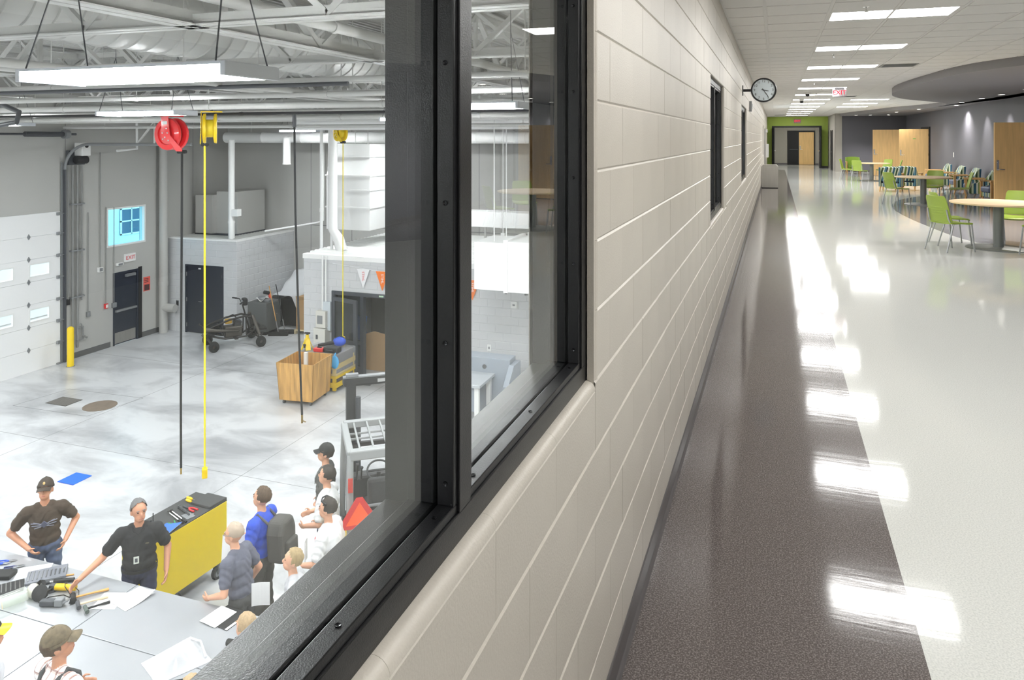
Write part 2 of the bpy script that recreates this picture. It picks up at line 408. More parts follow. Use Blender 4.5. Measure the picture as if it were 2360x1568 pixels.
# --- curved bulkhead with dark lounge ceiling
GREYW = mat('purple_grey_paint', (106,106,114), 0.6, bump=0.05, bscale=200)
SOFF = mat('dark_grey_soffit', (136,134,137), 0.7)
ZF = 2.90
soff = struct('ceiling_lounge', 'dark grey lowered lounge ceiling with a curved edge', MB().prism([(x, y) for (x, y) in CS] + [(XR+.2, 43.6), (XR+.2, 8.2)], ZF, ZF+0.15), SOFF, 'ceiling')
DOWN = emis('downlight_lens', (255,250,240), 14.0)
dl = [(4.7,14.6),(4.7,17.2),(5.5,18.0),(5.5,20.3),(5.55,22.6),(5.55,24.6),(5.55,27.0),(5.9,29.5),(5.3,33.0),(5.0,36.5),(5.2,40.6),(4.4,40.6),(3.75,40.6)]
proto = None; bulbs = []
for n, (x, y) in enumerate(dl):
    lab = 'round recessed downlight in the dark lounge ceiling, number %s counted from nearest' % (words + ['last'])[min(n, 12)]
    lab = lab.replace('number ', '').replace(' counted from nearest', ' from the viewer')
    if proto is None:
        proto = thing('downlight', lab, 'light', (x,y,ZF), 0, 'lounge downlights')
        obj('trim_ring', MB().lathe([(.075,-.004),(.1,-.004),(.1,.0),(.075,.02)], n=20, ring=True), WHITEP, proto)
        obj('lens', MB().add([(.074*cos(-k*pi/6),.074*sin(-k*pi/6),-.002) for k in range(12)],[tuple(range(12))]), DOWN, proto)
        r = proto
    else: r = dup(proto, lab, (x,y,ZF), 0)
    bulbs.append((n, r))
for n, r in bulbs:
    wide = n in (0,1,7,8,9)
    L = bpy.data.lights.new('downlight_bulb', 'SPOT'); L.energy = {0: 420, 1: 800, 7: 300, 8: 120, 9: 120}.get(n, 150); L.spot_size = radians(130 if wide else 62); L.spot_blend = 0.8; L.shadow_soft_size = 0.05; L.color = (1,.95,.9)
    lo = bpy.data.objects.new('downlight_bulb', L); COL.objects.link(lo); lo.parent = r; lo.location = (0,0,-.02)
    lo.rotation_euler = (0, 0, 0) if wide else (0, radians(-30), 0) if n < 10 else (radians(24), 0, 0)
# --- right wall, far walls
struct('wall_right', 'purple grey painted lounge wall with light scallops', MB().box(XR, XR+.2, YB, 36.2, 0, ZC+.1).box(XR, XR+.2, 38.1, 42.4, 0, ZC+.1).box(XR, XR+.2, 36.2, 38.1, 2.2, ZC+.1), GREYW, 'wall')
struct('baseboard_right', 'dark vinyl base along the lounge wall', MB().box(XR-.006, XR, YB, 36.1, 0, .1).box(XR-.006, XR, 38.2, 42.4, 0, .1), BASE, 'baseboard')
struct('wall_far', 'purple grey end wall of the lounge behind the green armchairs', MB().box(3.25, XR+.2, 42.4, 42.6, 0, ZC), GREYW, 'wall')
struct('baseboard_far', 'dark base at the foot of the lounge end wall', MB().box(3.0, XR, 42.39, 42.4, 0, .1), BASE, 'baseboard')
LTGREY = mat('light_grey_paint', (176,172,165), 0.6)
struct('wall_return', 'light grey wall return beside the green end wall', MB().box(2.92, 3.12, 42.4, YE, 0, ZC).box(2.92, 3.25, 42.38, 42.6, 0, ZC), LTGREY, 'wall')
struct('wall_behind', 'beige wall closing the corridor behind the viewer', MB().box(XW-.2, XR+.2, YB-.2, YB, 0, ZC), WALLP, 'wall')
GREENW = mat('lime_green_paint', (198,224,104), 0.55)
ox0, ox1, oz = -0.17, 2.52, 2.44
struct('wall_green', 'lime green end wall around the double door opening', MB().box(XW, ox0, YE, YE+.2, 0, ZC).box(ox1, 2.92, YE, YE+.2, 0, ZC).box(ox0, ox1, YE, YE+.2, oz, ZC), GREENW, 'wall')
struct('baseboard_green', 'dark base under the lime green wall', MB().box(ox1, 2.92, YE-.008, YE, 0, .1).box(XW, ox0, YE-.008, YE, 0, .1), BASE, 'baseboard')
d = thing('door_frame', 'black steel frame around the opening in the green wall', 'door frame', (0,YE,0), kind='structure')
obj('jamb', MB().box(ox0-.05, ox0+.05, -.03, .22, 0, oz+.05), BLACK, d); obj('jamb', MB().box(ox1-.05, ox1+.05, -.03, .22, 0, oz+.05), BLACK, d)
obj('head', MB().box(ox0+.05, ox1-.05, -.03, .22, oz-.05, oz+.05), BLACK, d)
for (x, nm) in ((ox0+.05, 'black door leaf folded open on the opening beside the block wall'), (ox1-.1, 'black door leaf folded open on the opening beside the grey return')):
    d = thing('corridor_door', nm, 'door', (x, YE-1.1, 0), kind='structure')
    obj('leaf', MB().box(0, .05, 0, 1.1, .01, 2.38), BLACKM, d, bevel=.003)
    for z in (.25, .9, 1.55, 2.2): obj('hinge', MB().cyl((.025-.03, 1.1, z-.06), (.025-.03, 1.1, z+.06), .014, n=8), CHROME, d)
    obj('push_bar', MB().box(-.05 if x > 1 else .05, 0 if x > 1 else .1, .15, .95, .98, 1.04), CHROME, d)
struct('wall_lobby', 'grey wall across the lobby beyond the green opening', MB().box(XW, 6.5, 52.6, 52.8, 0, ZC), mat('lobby_grey', (160,156,146), .6), 'wall')
struct('wall_lobby_side', 'grey side wall of the lobby beyond the opening', MB().box(3.4, 3.6, YE+.2, 52.6, 0, ZC), LTGREY, 'wall')
obj('base', MB().box(XW, 3.4, 52.59, 52.6, 0, .1), BASE, bpy.data.objects['wall_lobby'])
def lever(parent, x, y, z, sx, sy=-1):
    h = obj('lock_plate', MB().box(x-.03, x+.03, min(y, y+sy*.008), max(y, y+sy*.008), z-.03, z+.22), CHROME, parent, bevel=.004)
    obj('lever_handle', MB().tube([(x,y,z),(x,y+sy*.055,z),(x+sx*.03,y+sy*.06,z),(x+sx*.13,y+sy*.055,z-.005)], .011, 8), CHROME, h, smooth=50)
    obj('lock_cylinder', MB().cyl((x,y,z+.17),(x,y+sy*.02,z+.17), .022, n=14), CHROME, h)
def wood_door(name, label, loc, rz, w=1.0, hgt=2.13, hand=1):
    d = thing(name, label, 'door', loc, rz, kind='structure')
    obj('leaf', MB().box(0, w, -.022, .022, .012, hgt), WOODDOOR, d, bevel=.003)
    lever(d, w-.07 if hand > 0 else .07, -.022, 1.02, -hand)
    for z in (.25, 1.05, 1.9): obj('hinge', MB().cyl((0 if hand > 0 else w, .0, z-.05), (0 if hand > 0 else w, .0, z+.05), .013, n=8), CHROME, d)
    return d
# lobby doors
d = thing('lobby_door_frame', 'black frame around the lobby pair of doors', 'door frame', (0,52.6,0), kind='structure')
obj('jamb', MB().box(.72,.8,-.04,.02,0,2.25), BLACKM, d); obj('jamb', MB().box(2.34,2.42,-.04,.02,0,2.25), BLACKM, d); obj('head', MB().box(.8,2.34,-.04,.02,2.17,2.25), BLACKM, d)
d = thing('lobby_glass_door', 'dark glazed leaf beside the wooden lobby door', 'door', (.8,52.57,0), kind='structure')
obj('leaf', MB().box(0,.62,-.02,.02,0,2.17), BLACKM, d); obj('push_bar', MB().box(.05,.57,-.06,-.02,.98,1.03), DKGREY, d)
d = wood_door('lobby_door', 'closed maple door across the lobby, beyond the green wall', (1.44,52.55,0), 0, .9, 2.15, -1)
# doors of the lounge wall
d = thing('lounge_door_frame', 'black steel frame of the double doorway in the lounge wall', 'door frame', (XR,36.2,0), kind='structure')
obj('jamb', MB().box(-.04,.2,-.05,.05,0,2.25), BLACKM, d); obj('jamb', MB().box(-.04,.2,1.85,1.95,0,2.25), BLACKM, d); obj('head', MB().box(-.04,.2,.05,1.85,2.17,2.25), BLACKM, d)
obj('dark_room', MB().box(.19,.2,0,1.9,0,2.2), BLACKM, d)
wood_door('lounge_door', 'open maple door leaf with green sticker in the far lounge doorway', (XR-1.12, 36.75, 0), radians(-19), 1.15, 2.15, -1)
s = obj('green_sticker', MB().box(.55,.66,-.025,-.0225,1.72,1.75), mat('sticker_green', (110,180,70)), bpy.data.objects['lounge_door'])
wood_door('lounge_door', 'open maple door leaf standing behind the stickered one', (XR-1.98, 38.5, 0), radians(-14), 1.15, 2.15, -1)
wood_door('lounge_door', 'large open maple door at the picture edge beside the striped armchairs', (4.93, 20.7, 0), radians(14), 1.2, 2.14, -1)
d = thing('lounge_room_frame', 'black frame of the nearest lounge doorway', 'door frame', (XR,21.0,0), kind='structure')
obj('jamb', MB().box(-.04,.0,-.05,.05,0,2.2), BLACKM, d); obj('jamb', MB().box(-.04,.0,-1.2,-1.1,0,2.2), BLACKM, d); obj('head', MB().box(-.04,.0,-1.1,-.05,2.12,2.2), BLACKM, d)
d = thing('return_door', 'narrow black door in the light grey wall return', 'door', (2.92,44.2,0), kind='structure')
obj('leaf', MB().box(-.02,-.005,0,1.0,0,2.13), BLACKM, d); obj('jamb', MB().box(-.04,0,-.08,0,0,2.2), BLACK, d); obj('jamb', MB().box(-.04,0,1.0,1.08,0,2.2), BLACK, d); obj('lever_handle', MB().tube([(-.02,.08,1),(-.07,.08,1),(-.07,.2,1)], .011, 8), CHROME, d)
d = thing('wall_door', 'pale door frame in the block wall near the far end', 'door', (XW,36.0,0), kind='structure')
obj('frame', MB().box(0,.03,0,.08,0,2.2).box(0,.03,1.1,1.18,0,2.2).box(0,.03,.08,1.1,2.12,2.2), MIDGREY, d); obj('leaf', MB().box(-.004,.01,.08,1.1,0,2.12), LTGREY, d)
# ================================================================ black steel windows in the block wall
GLASS = glass('window_glass', (252,254,253), 1.52)
SCREWM = mat('screw_dark', (46,46,48), 0.25, metal=0.8)
FX0, FX1 = -0.668, -0.520           # shop side and corridor side of the frame
GX0, GX1 = -0.5625, -0.5565         # pane
SX1, RX0 = -0.525, -0.615           # glazing stop front, raised stop behind the pane
FW, ST = 0.050, 0.016
SCREW = mesh_of('screw', MB().lathe([(.0001,.0),(.0045,.0),(.0045,.0015),(.0042,.0015),(.0015,.0005),(.0001,.0005)], n=12))
def make_window(name, label, y0, y1, mull, detail=True):
    W = thing(name, label, 'window', (0, y0, ZSILL), kind='structure')
    L, Hh = y1 - y0, ZHEAD - ZSILL
    def part(nm, *b, bev=.0015): 
        m = MB()
        for q in b: m.box(*q)
        return obj(nm, m, BLACK, W, bevel=bev if detail else 0, seg=2)
    part('sill_frame', (FX0, FX1, 0, L, 0, FW)); part('head_frame', (FX0, FX1, 0, L, Hh-FW, Hh))
    part('jamb_frame', (FX0, FX1, 0, FW, FW, Hh-FW)); part('jamb_frame', (FX0, FX1, L-FW, L, FW, Hh-FW))
    edges = [FW]
    for m0 in mull:
        part('mullion', (FX0, FX1, m0-y0, m0-y0+FW, FW, Hh-FW)); edges += [m0-y0, m0-y0+FW]
    edges.append(L-FW)
    for k in range(0, len(edges), 2):
        a, b = edges[k], edges[k+1]
        obj('pane', MB().box(GX0, GX1, a+.002, b-.002, FW+.002, Hh-FW-.002), GLASS, W)
        for (x0, x1, nm) in ((GX1+.0005, SX1, 'glazing_stop'), (RX0, GX0-.0005, 'fixed_stop')):
            s1 = part(nm, (x0, x1, a, b, FW, FW+ST)); part(nm, (x0, x1, a, b, Hh-FW-ST, Hh-FW))
            s2 = part(nm, (x0, x1, b-ST, b, FW+ST, Hh-FW-ST)); s3 = part(nm, (x0, x1, a, a+ST, FW+ST, Hh-FW-ST))
            if nm == 'glazing_stop' and detail:
                n = max(2, int((b-a)/.31)); xm = (x0+x1)/2
                for i in range(n+1):
                    yy = a + .06 + (b-a-.12)*i/n
                    q = obj('screw', SCREW, SCREWM, s1); q.location = (xm, yy, FW+ST)
                for i in range(6):
                    z = .105 + .2436*i
                    if z > Hh - .06: break
                    q = obj('screw', SCREW, SCREWM, s2); q.location = (xm, b-ST, z); q.rotation_euler = (pi/2, 0, 0)
    return W
make_window('window_1', 'large black framed window overlooking the workshop, nearest in the block wall', OPEN[0][0], OPEN[0][1], [1.198])
make_window('window_2', 'black framed window in the block wall, second along the corridor', OPEN[1][0], OPEN[1][1], [6.95])
make_window('window_3', 'black framed window in the block wall beneath the clock', OPEN[2][0], OPEN[2][1], [12.85], False)
make_window('window_4', 'distant black framed window in the block wall past the bin', OPEN[3][0], OPEN[3][1], [], False)
# ================================================================ corridor furniture
CHAIRG = mat('lime_green_plastic', (152,174,72), 0.38)
LEGM = mat('silver_leg_paint', (178,180,182), 0.35, metal=0.3)
TOPM = mat('maple_laminate', (244,216,178), 0.4, var=0.05, vscale=4, stretch=(1,8,1))
PEDM = mat('grey_pedestal', (136,140,140), 0.4, metal=0.3)
def smooth01(t): return t*t*(3-2*t)
def make_chair(label, loc, rz):
    t = thing('stacking_chair', label, 'chair', loc, rz, 'lime green stacking chairs')
    def seat(u, v):                      # v: back 0 .. front 1
        x = (u-.5)*(.44 + .03*v); y = -.21 + .44*v
        z = .455 - .012*(1-(2*u-1)**2) + .012*(1-v)**2 - .03*max(0, v-.85)**2/.0225*.6
        k = abs(2*u-1); 
        if v > .86: y -= .05*k**4*(v-.86)/.14
        return (x, y, z)
    obj('seat', MB().sheet(seat, 12, 12, .022), CHAIRG, t, smooth=50)
    def back(u, v):
        w = .44 - .05*v - .05*max(0, v-.86)**2/.02
        x = (u-.5)*w; y = -.215 - .09*v - .02*v*v + .035*(2*u-1)**2*(1) ; z = .47 + .40*v
        return (x, y, z)
    b = obj('backrest', MB().sheet(back, 12, 14, -.014), CHAIRG, t, smooth=50)
    for i in range(4):
        v = .26 + .1*i
        P = [Vector(back(u/10, v)) + Vector((0,-.010,0)) for u in range(2, 9)]
        obj('slot_rib', MB().tube(P, .011, 6), CHAIRG, b, smooth=60)
    for sx in (-1, 1):
        obj('rear_leg', MB().tube([(sx*.205,-.06,.445),(sx*.215,-.16,.435),(sx*.225,-.29,.0)], .0125, 8), LEGM, t, smooth=50)
        obj('front_leg', MB().tube([(sx*.205,.06,.445),(sx*.215,.17,.435),(sx*.225,.22,.0)], .0125, 8), LEGM, t, smooth=50)
        obj('back_upright', MB().tube([(sx*.205,-.1,.44),(sx*.2,-.2,.45),(sx*.195,-.235,.52),(sx*.19,-.265,.66)], .011, 8), LEGM, t, smooth=50)
    return t
def make_table(label, loc):
    t = thing('round_table', label, 'table', loc, 0, 'round maple lounge tables')
    obj('tabletop', MB().lathe([(.001,.710),(.66,.710),(.685,.722),(.685,.74),(.67,.742),(.001,.742)], n=56), TOPM, t, smooth=40)
    obj('pedestal', MB().cyl((0,0,.03),(0,0,.71), .075, n=28), PEDM, t, smooth=40)
    obj('base_disc', MB().lathe([(.001,0),(.46,0),(.46,.010),(.44,.018),(.09,.03),(.001,.03)], n=48), PEDM, t, smooth=40)
    obj('top_plate', MB().box(-.2,.2,-.2,.2,.69,.71), DKGREY, t)
    return t
T1, T2, T3 = (3.36,13.86,0), (3.69,22.3,0), (3.72,33.9,0)
tb = make_table('round maple table nearest the viewer, cut by the picture edge', T1)
dup(tb, 'round maple table in front of the striped armchairs', T2)
dup(tb, 'round maple table far off by the grey end wall', T3)
ch = make_chair('lime green chair with its back to the viewer at the nearest table', (2.60,13.36,0), radians(-58))
def chair_at(label, x, y, fx, fy): return dup(ch, label, (x,y,0), atan2(-fx, fy))
chair_at('lime green chair half hidden behind the foremost chair', 2.76, 14.12, 1, .12)
chair_at('lime green chair at the far side of the nearest table, facing the viewer', 3.78, 14.62, -.45, -.8)
chair_at('lime green chair cut by the picture edge at the nearest table', 3.80, 13.25, -.5, .5)
chair_at('lime green chair with its back to the viewer at the middle table', 3.02, 21.95, .75, .45)
chair_at('lime green chair facing the viewer behind the middle table', 4.05, 23.12, -.4, -.9)
chair_at('dark side-lit lime green chair at the right of the middle table', 4.52, 22.3, -1, .1)
chair_at('lime green chair outermost at the far table', 2.86, 34.5, .9, -.25)
chair_at('lime green chair with its back to the viewer at the far table', 3.22, 33.25, .5, .75)
chair_at('lime green chair beyond the far table, facing the corridor', 4.25, 34.55, -.7, -.7)
chair_at('lime green chair at the far table beside the maple doors', 4.5, 33.7, -1, .1)
# --- armchairs
def stripes(nt, tc):
    sp = nt.nodes.new('ShaderNodeSeparateXYZ'); nt.links.new(tc.outputs['Object'], sp.inputs[0])
    a = nt.nodes.new('ShaderNodeMath'); a.operation = 'ADD'; nt.links.new(sp.outputs[0], a.inputs[0])
    y = nt.nodes.new('ShaderNodeMath'); y.operation = 'MULTIPLY'; y.inputs[1].default_value = 0.9; nt.links.new(sp.outputs[1], y.inputs[0]); nt.links.new(y.outputs[0], a.inputs[1])
    m = nt.nodes.new('ShaderNodeMath'); m.operation = 'MULTIPLY'; m.inputs[1].default_value = 2.3; nt.links.new(a.outputs[0], m.inputs[0])
    f = nt.nodes.new('ShaderNodeMath'); f.operation = 'FRACT'; nt.links.new(m.outputs[0], f.inputs[0])
    r = nt.nodes.new('ShaderNodeValToRGB'); r.color_ramp.interpolation = 'CONSTANT'
    cs = [(0,(222,226,205)),(.12,(120,140,60)),(.26,(232,232,215)),(.36,(52,96,120)),(.5,(205,212,180)),(.6,(70,92,60)),(.72,(228,230,210)),(.8,(84,130,150)),(.92,(50,60,70))]
    e = r.color_ramp.elements; e[0].position = 0; e[0].color = lin(cs[0][1])+(1,); e[1].position = cs[1][0]; e[1].color = lin(cs[1][1])+(1,)
    for p, c in cs[2:]: q = e.new(p); q.color = lin(c)+(1,)
    nt.links.new(f.outputs[0], r.inputs[0]); return r.outputs[0]
STRIPE = ramp_mat('striped_upholstery', stripes, .8)
SEATB = mat('blue_grey_vinyl', (92,102,128), .5)
ARMW = mat('maple_arm', (214,168,108), .45)
GREENV = mat('green_vinyl', (128,160,50), .45)
def make_armchair(label, loc, rz, shellm, seatm, group):
    t = thing('lounge_armchair', label, 'armchair', loc, rz, group)
    def backf(u, v):
        w = .60 - .06*v; x = (u-.5)*w; y = -.22 - .14*v + .05*(2*u-1)**2*(1-v*.4); z = .36 + .47*v - .03*abs(2*u-1)**3*v
        return (x, y, z)
    obj('back_cushion', MB().sheet(backf, 10, 10, -.09), shellm, t, smooth=60)
    for sx in (-1, 1):
        poly = [(.30,.16),(.32,.42),(.1,.46),(-.2,.56),(-.34,.80),(-.42,.80),(-.38,.16)]
        obj('side_panel', MB().prism(poly, sx*.30-.03, sx*.30+.03, 'x'), shellm, t, bevel=.015)
        obj('wooden_arm', MB().prism([(.36,.56),(.36,.60),(-.18,.60),(-.18,.57)], sx*.315-.035, sx*.315+.035, 'x'), ARMW, t, bevel=.008)
        obj('arm_post', MB().box(sx*.315-.03, sx*.315+.03, .28, .34, .12, .56), ARMW, t, bevel=.006)
        obj('front_leg', MB().cyl((sx*.28,.27,.17),(sx*.29,.32,0), .026, .017, n=10), ARMW, t, smooth=50)
        obj('rear_leg', MB().cyl((sx*.28,-.33,.17),(sx*.30,-.41,0), .026, .017, n=10), ARMW, t, smooth=50)
    obj('seat_cushion', MB().box(-.26,.26,-.26,.36,.28,.44), seatm, t, bevel=.05, seg=4)
    obj('seat_rail', MB().box(-.28,.28,-.34,.32,.16,.28), shellm, t, bevel=.01)
    return t
ga = 'striped armchairs in the lounge'
a1 = make_armchair('striped armchair with maple arms, nearest along the lounge wall', (5.55,25.0,0), radians(80), STRIPE, SEATB, ga)
dup(a1, 'striped armchair partly behind the large open maple door', (5.72,23.55,0), radians(100))
dup(a1, 'striped armchair along the lounge wall, second in the row', (5.62,27.1,0), pi/2)
dup(a1, 'striped armchair along the lounge wall, third in the row', (5.62,29.1,0), pi/2)
dup(a1, 'striped armchair farthest along the lounge wall, by the switch', (5.62,31.2,0), pi/2)
dup(a1, 'striped armchair turned away behind the middle table', (3.62,27.6,0), radians(-14))
dup(a1, 'striped armchair turned away, beside the other turned armchair', (4.25,28.3,0), radians(-25))
a2 = make_armchair('green vinyl armchair at the end wall nearer the corridor', (3.62,40.6,0), pi, GREENV, GREENV, 'green armchairs at the end wall')
dup(a2, 'green vinyl armchair at the end wall beside the maple doors', (5.02,40.6,0), pi)
# --- bin
b = thing('waste_bin', 'stainless steel waste bin against the block wall', 'bin', (-.2,27.75,0))
obj('body', MB().prism([(-.28,.02),(.28,.02),(.28,.76),(.22,.83),(-.22,.83),(-.28,.76)], 0, .42, 'y'), STEEL, b, bevel=.008)
obj('base_plinth', MB().box(-.27,.27,.01,.41,0,.022), BLACKM, b)
obj('push_flap', MB().box(-.15,.15,-.006,.0,.62,.74), STEEL, b, bevel=.002)
# --- clock on a wall bracket
c = thing('wall_clock', 'double faced black rimmed clock on a bracket above the corridor', 'clock', (-.178,12.2,2.51))
Rf = Rx(pi/2)
obj('rim', MB().lathe([(.165,-.05),(.186,-.05),(.19,-.03),(.19,.03),(.186,.05),(.165,.05)], n=48, R=Rf, ring=True), BLACK, c, smooth=40)
obj('dial', MB().lathe([(.001,-.042),(.166,-.042),(.166,.042),(.001,.042)], n=48, R=Rf), mat('dial_white', (228,230,238), .4), c)
obj('cover_glass', MB().lathe([(.001,.046),(.166,.046),(.166,.048),(.001,.048)], n=40, R=Rf), GLASS, c)
for h in range(1, 13):
    w = pi/2 - h*pi/6; text_obj('numeral', str(h), .052, BLACKM, Matrix.Translation((.135*cos(w), -.0435, .135*sin(w))) @ Matrix.Rotation(pi/2,4,'X'), c, .0005)
def hand(nm, ang, L, w):
    dx, dz = sin(ang), cos(ang); obj(nm, MB().bar((-dx*.03,-.0455,-dz*.03),(dx*L,-.0455,dz*L), .0015, w, (dz,0,-dx)), BLACKM, c)
hand('hour_hand', radians(102), .075, .009); hand('minute_hand', radians(146), .125, .007)
obj('bracket_arm', MB().box(-.30,-.185,-.018,.018,-.02,.02), BLACK, c, bevel=.003)
obj('wall_plate', MB().box(-.314,-.300,-.05,.05,-.08,.08), BLACK, c, bevel=.003)
# --- exit signs, cameras, sprinklers, vents
EXR = emis('exit_red', (255,30,60), 1.6)
e = thing('exit_sign', 'red lettered exit sign hanging from the corridor ceiling', 'sign', (1.52,20.6,2.93))
obj('canopy', MB().box(-.11,.11,-.03,.03,.085,.12), BLACKM, e); obj('panel', MB().box(-.165,.165,-.004,.004,-.11,.085), mat('mirror_acrylic', (200,190,195), .12, metal=.7), e)
text_obj('lettering', 'EXIT', .15, EXR, Matrix.Translation((0,-.006,-.012)) @ Matrix.Rotation(pi/2,4,'X'), e, .001)
e = thing('exit_sign', 'small red exit sign above the opening in the green wall', 'sign', (1.22,YE-.001,2.79))
obj('panel', MB().box(-.2,.2,-.05,0,-.13,.11), mat('sign_grey', (176,160,160), .5), e); text_obj('lettering', 'EXIT', .17, EXR, Matrix.Translation((0,-.053,-.01)) @ Matrix.Rotation(pi/2,4,'X'), e, .001)
for (x,y,l) in ((.83,22.3,'nearer'),(.81,26.6,'farther')):
    q = thing('security_camera', 'dark dome camera under the corridor ceiling, the %s of two' % l, 'camera', (x,y,ZC), 0, 'ceiling dome cameras')
    obj('housing', MB().lathe([(.001,0),(.08,0),(.08,-.05),(.07,-.06),(.001,-.06)], n=20), WHITEP, q, smooth=40); obj('dome', MB().ell((0,0,-.07),(.06,.06,.06)), BLACKM, q, smooth=1)
for (x,y,l) in ((.83,8.0,'in front of the first light'),(.83,12.35,'between the second and third lights'),(.83,18.4,'before the hanging exit sign')):
    q = thing('sprinkler_head', 'small sprinkler head in the ceiling %s' % l, 'sprinkler', (x,y,ZC), 0, 'corridor sprinklers')
    obj('escutcheon', MB().lathe([(.001,-.002),(.03,-.002),(.03,-.006),(.012,-.01),(.001,-.01)], n=16), CHROME, q); obj('stem', MB().cyl((0,0,-.01),(0,0,-.05),.007,n=8), CHROME, q); obj('deflector', MB().lathe([(.001,-.05),(.022,-.05),(.022,-.053),(.001,-.053)], n=12), CHROME, q)
for (x,y,l) in ((XG+2*TS,YG+10*TS,'beside the third light'),(XG+2*TS,YG+27*TS,'beyond the hanging exit sign'),(XG-1*TS,YG+58*TS,'near the green wall')):
    q = thing('ceiling_vent', 'grey slotted ceiling vent %s' % l, 'vent', (x,y,ZC), 0, 'corridor ceiling vents')
    obj('frame', MB().box(.02,.59,.02,.05,-.008,.01).box(.02,.59,.56,.59,-.008,.01).box(.02,.05,.05,.56,-.008,.01).box(.56,.59,.05,.56,-.008,.01), MIDGREY, q)
    for i in range(8): obj('louvre', MB().obox((.305,.09+.06*i,.0),(.5,.05,.004),Rx(radians(35))), MIDGREY, q)
q = thing('light_switch', 'white light switch on the lounge wall above the armchairs', 'switch', (XR,31.7,1.14)); obj('plate', MB().box(-.008,0,-.06,.06,-.09,.09), WHITEP, q, bevel=.002); obj('toggle', MB().box(-.014,-.008,-.02,.02,-.03,.03), WHITEP, q)
q = thing('fire_strobe', 'grey alarm strobe on the block wall past the third window', 'alarm', (XW,15.4,2.39)); obj('body', MB().box(0,.05,-.06,.06,-.1,.1), MIDGREY, q, bevel=.006); obj('lens', MB().box(.05,.07,-.02,.02,-.05,.05), WHITEP, q)
q = thing('wall_cabinet', 'white cabinet on the block wall near the green end', 'cabinet', (XW,41.0,.75)); obj('body', MB().box(0,.13,0,.4,0,.7), WHITEP, q, bevel=.006); obj('door', MB().box(.13,.14,.03,.37,.03,.67), WHITEP, q)
q = thing('alarm_bell', 'small white alarm unit high on the wall near the green end', 'alarm', (XW,40.6,2.05)); obj('body', MB().box(0,.09,0,.12,0,.16), WHITEP, q, bevel=.01); obj('lens', MB().box(.09,.1,.03,.09,.04,.12), MIDGREY, q)
# ================================================================ workshop shell
XL, YK, YN, XS2 = -18.5, 21.8, -7.0, XW-0.203
ZD = 3.72                                    # roof deck
def concrete(nt, tc):
    a = nt.nodes.new('ShaderNodeTexNoise'); a.inputs['Scale'].default_value = .55; a.inputs['Detail'].default_value = 7; a.inputs['Roughness'].default_value = .62; a.inputs['Distortion'].default_value = .5
    mp = nt.nodes.new('ShaderNodeMapping'); mp.inputs['Scale'].default_value = (1.0, 1.7, 1); mp.inputs['Rotation'].default_value = (0,0,.5)
    nt.links.new(tc.outputs['Object'], mp.inputs[0]); nt.links.new(mp.outputs[0], a.inputs['Vector'])
    r = nt.nodes.new('ShaderNodeValToRGB'); e = r.color_ramp.elements
    e[0].position = .33; e[0].color = lin((160,161,164))+(1,); e[1].position = .58; e[1].color = lin((212,213,215))+(1,)
    nt.links.new(a.outputs['Fac'], r.inputs[0]); return r.outputs[0]
CONC = ramp_mat('polished_concrete', concrete, .28)
SHOPW = mat('shop_wall_grey', (182,181,177), .6, var=.04, vscale=.8)
BLKW = mat('shop_block_paint', (205,206,208), .55, var=.03, vscale=1.5)
WHITES = mat('white_duct_paint', (250,250,249), .45)
STRW = mat('white_steel_paint', (202,202,199), .5)
NAVY = mat('dark_navy_door', (38,44,56), .4)
floor_shop = struct('floor_shop', 'grey polished concrete workshop floor', MB().box(XL-.2, XS2+.2, YN, YK+.2, ZS-.2, ZS), CONC, 'floor')
SEAM = mat('floor_seam', (120,120,120), .8)
for (p, q) in (((-18.5,11.2),(-.7,11.2)), ((-18.5,16.2),(-12,16.2)), ((-9.2,-7),(-9.2,16.5)), ((-14.2,-7),(-14.2,21.8))):
    obj('control_joint', MB().bar((p[0],p[1],ZS),(q[0],q[1],ZS), .010, .001), SEAM, floor_shop)
# outer wall with roll-up door, window and exit door openings
GD = (10.87, 15.14, -0.24)
holes = [(GD[0], GD[1], ZS, GD[2]), (16.67, 18.10, -1.46, -0.30), (16.89, 17.81, ZS, -2.24)]
ysp = sorted({YN, YK, 10.87, 15.14, 16.67, 16.89, 17.81, 18.10})
mb = MB()
for a, b in zip(ysp[:-1], ysp[1:]):
    hz = sorted([(h[2], h[3]) for h in holes if h[0] < (a+b)/2 < h[1]]); z = ZS
    for (p, q) in hz:
        if p > z: mb.box(XL-.25, XL, a, b, z, p)
        z = q
    mb.box(XL-.25, XL, a, b, z, ZD+.4)
wall_shop_left = struct('wall_shop_outer', 'tall grey precast outer wall of the workshop', mb, SHOPW, 'wall')
for y in (15.32, 18.55, 20.1): obj('panel_joint', MB().box(XL-.001, XL+.002, y-.008, y+.008, ZS+.1, ZD), SEAM, wall_shop_left)
wall_shop_back = struct('wall_shop_back', 'grey back wall of the workshop above the block rooms', MB().box(XL-.25, XS2+.2, YK, YK+.2, ZS, ZD+.4), SHOPW, 'wall')
for x in (-15.0, -13.4, -8.8, -6.1): obj('panel_joint', MB().box(x-.008, x+.008, YK-.003, YK+.001, ZS, ZD), SEAM, wall_shop_back)
obj('bed_joint', MB().box(-15.7, -2, YK-.003, YK+.001, -1.22, -1.20), SEAM, wall_shop_back)
struct('wall_shop_near', 'grey workshop wall behind the viewer', MB().box(XL-.25, XS2+.2, YN-.2, YN, ZS, ZD+.4), SHOPW, 'wall')
struct('wall_shop_inner', 'grey workshop wall below and above the corridor windows', MB().box(XS2, XS2+.15, YN, YK+.2, ZS, -.2).box(XS2, XS2+.15, YN, YK+.2, ZC+.12, ZD+.4), SHOPW, 'wall')
BASED = mat('charcoal_base', (92,92,92), .6)
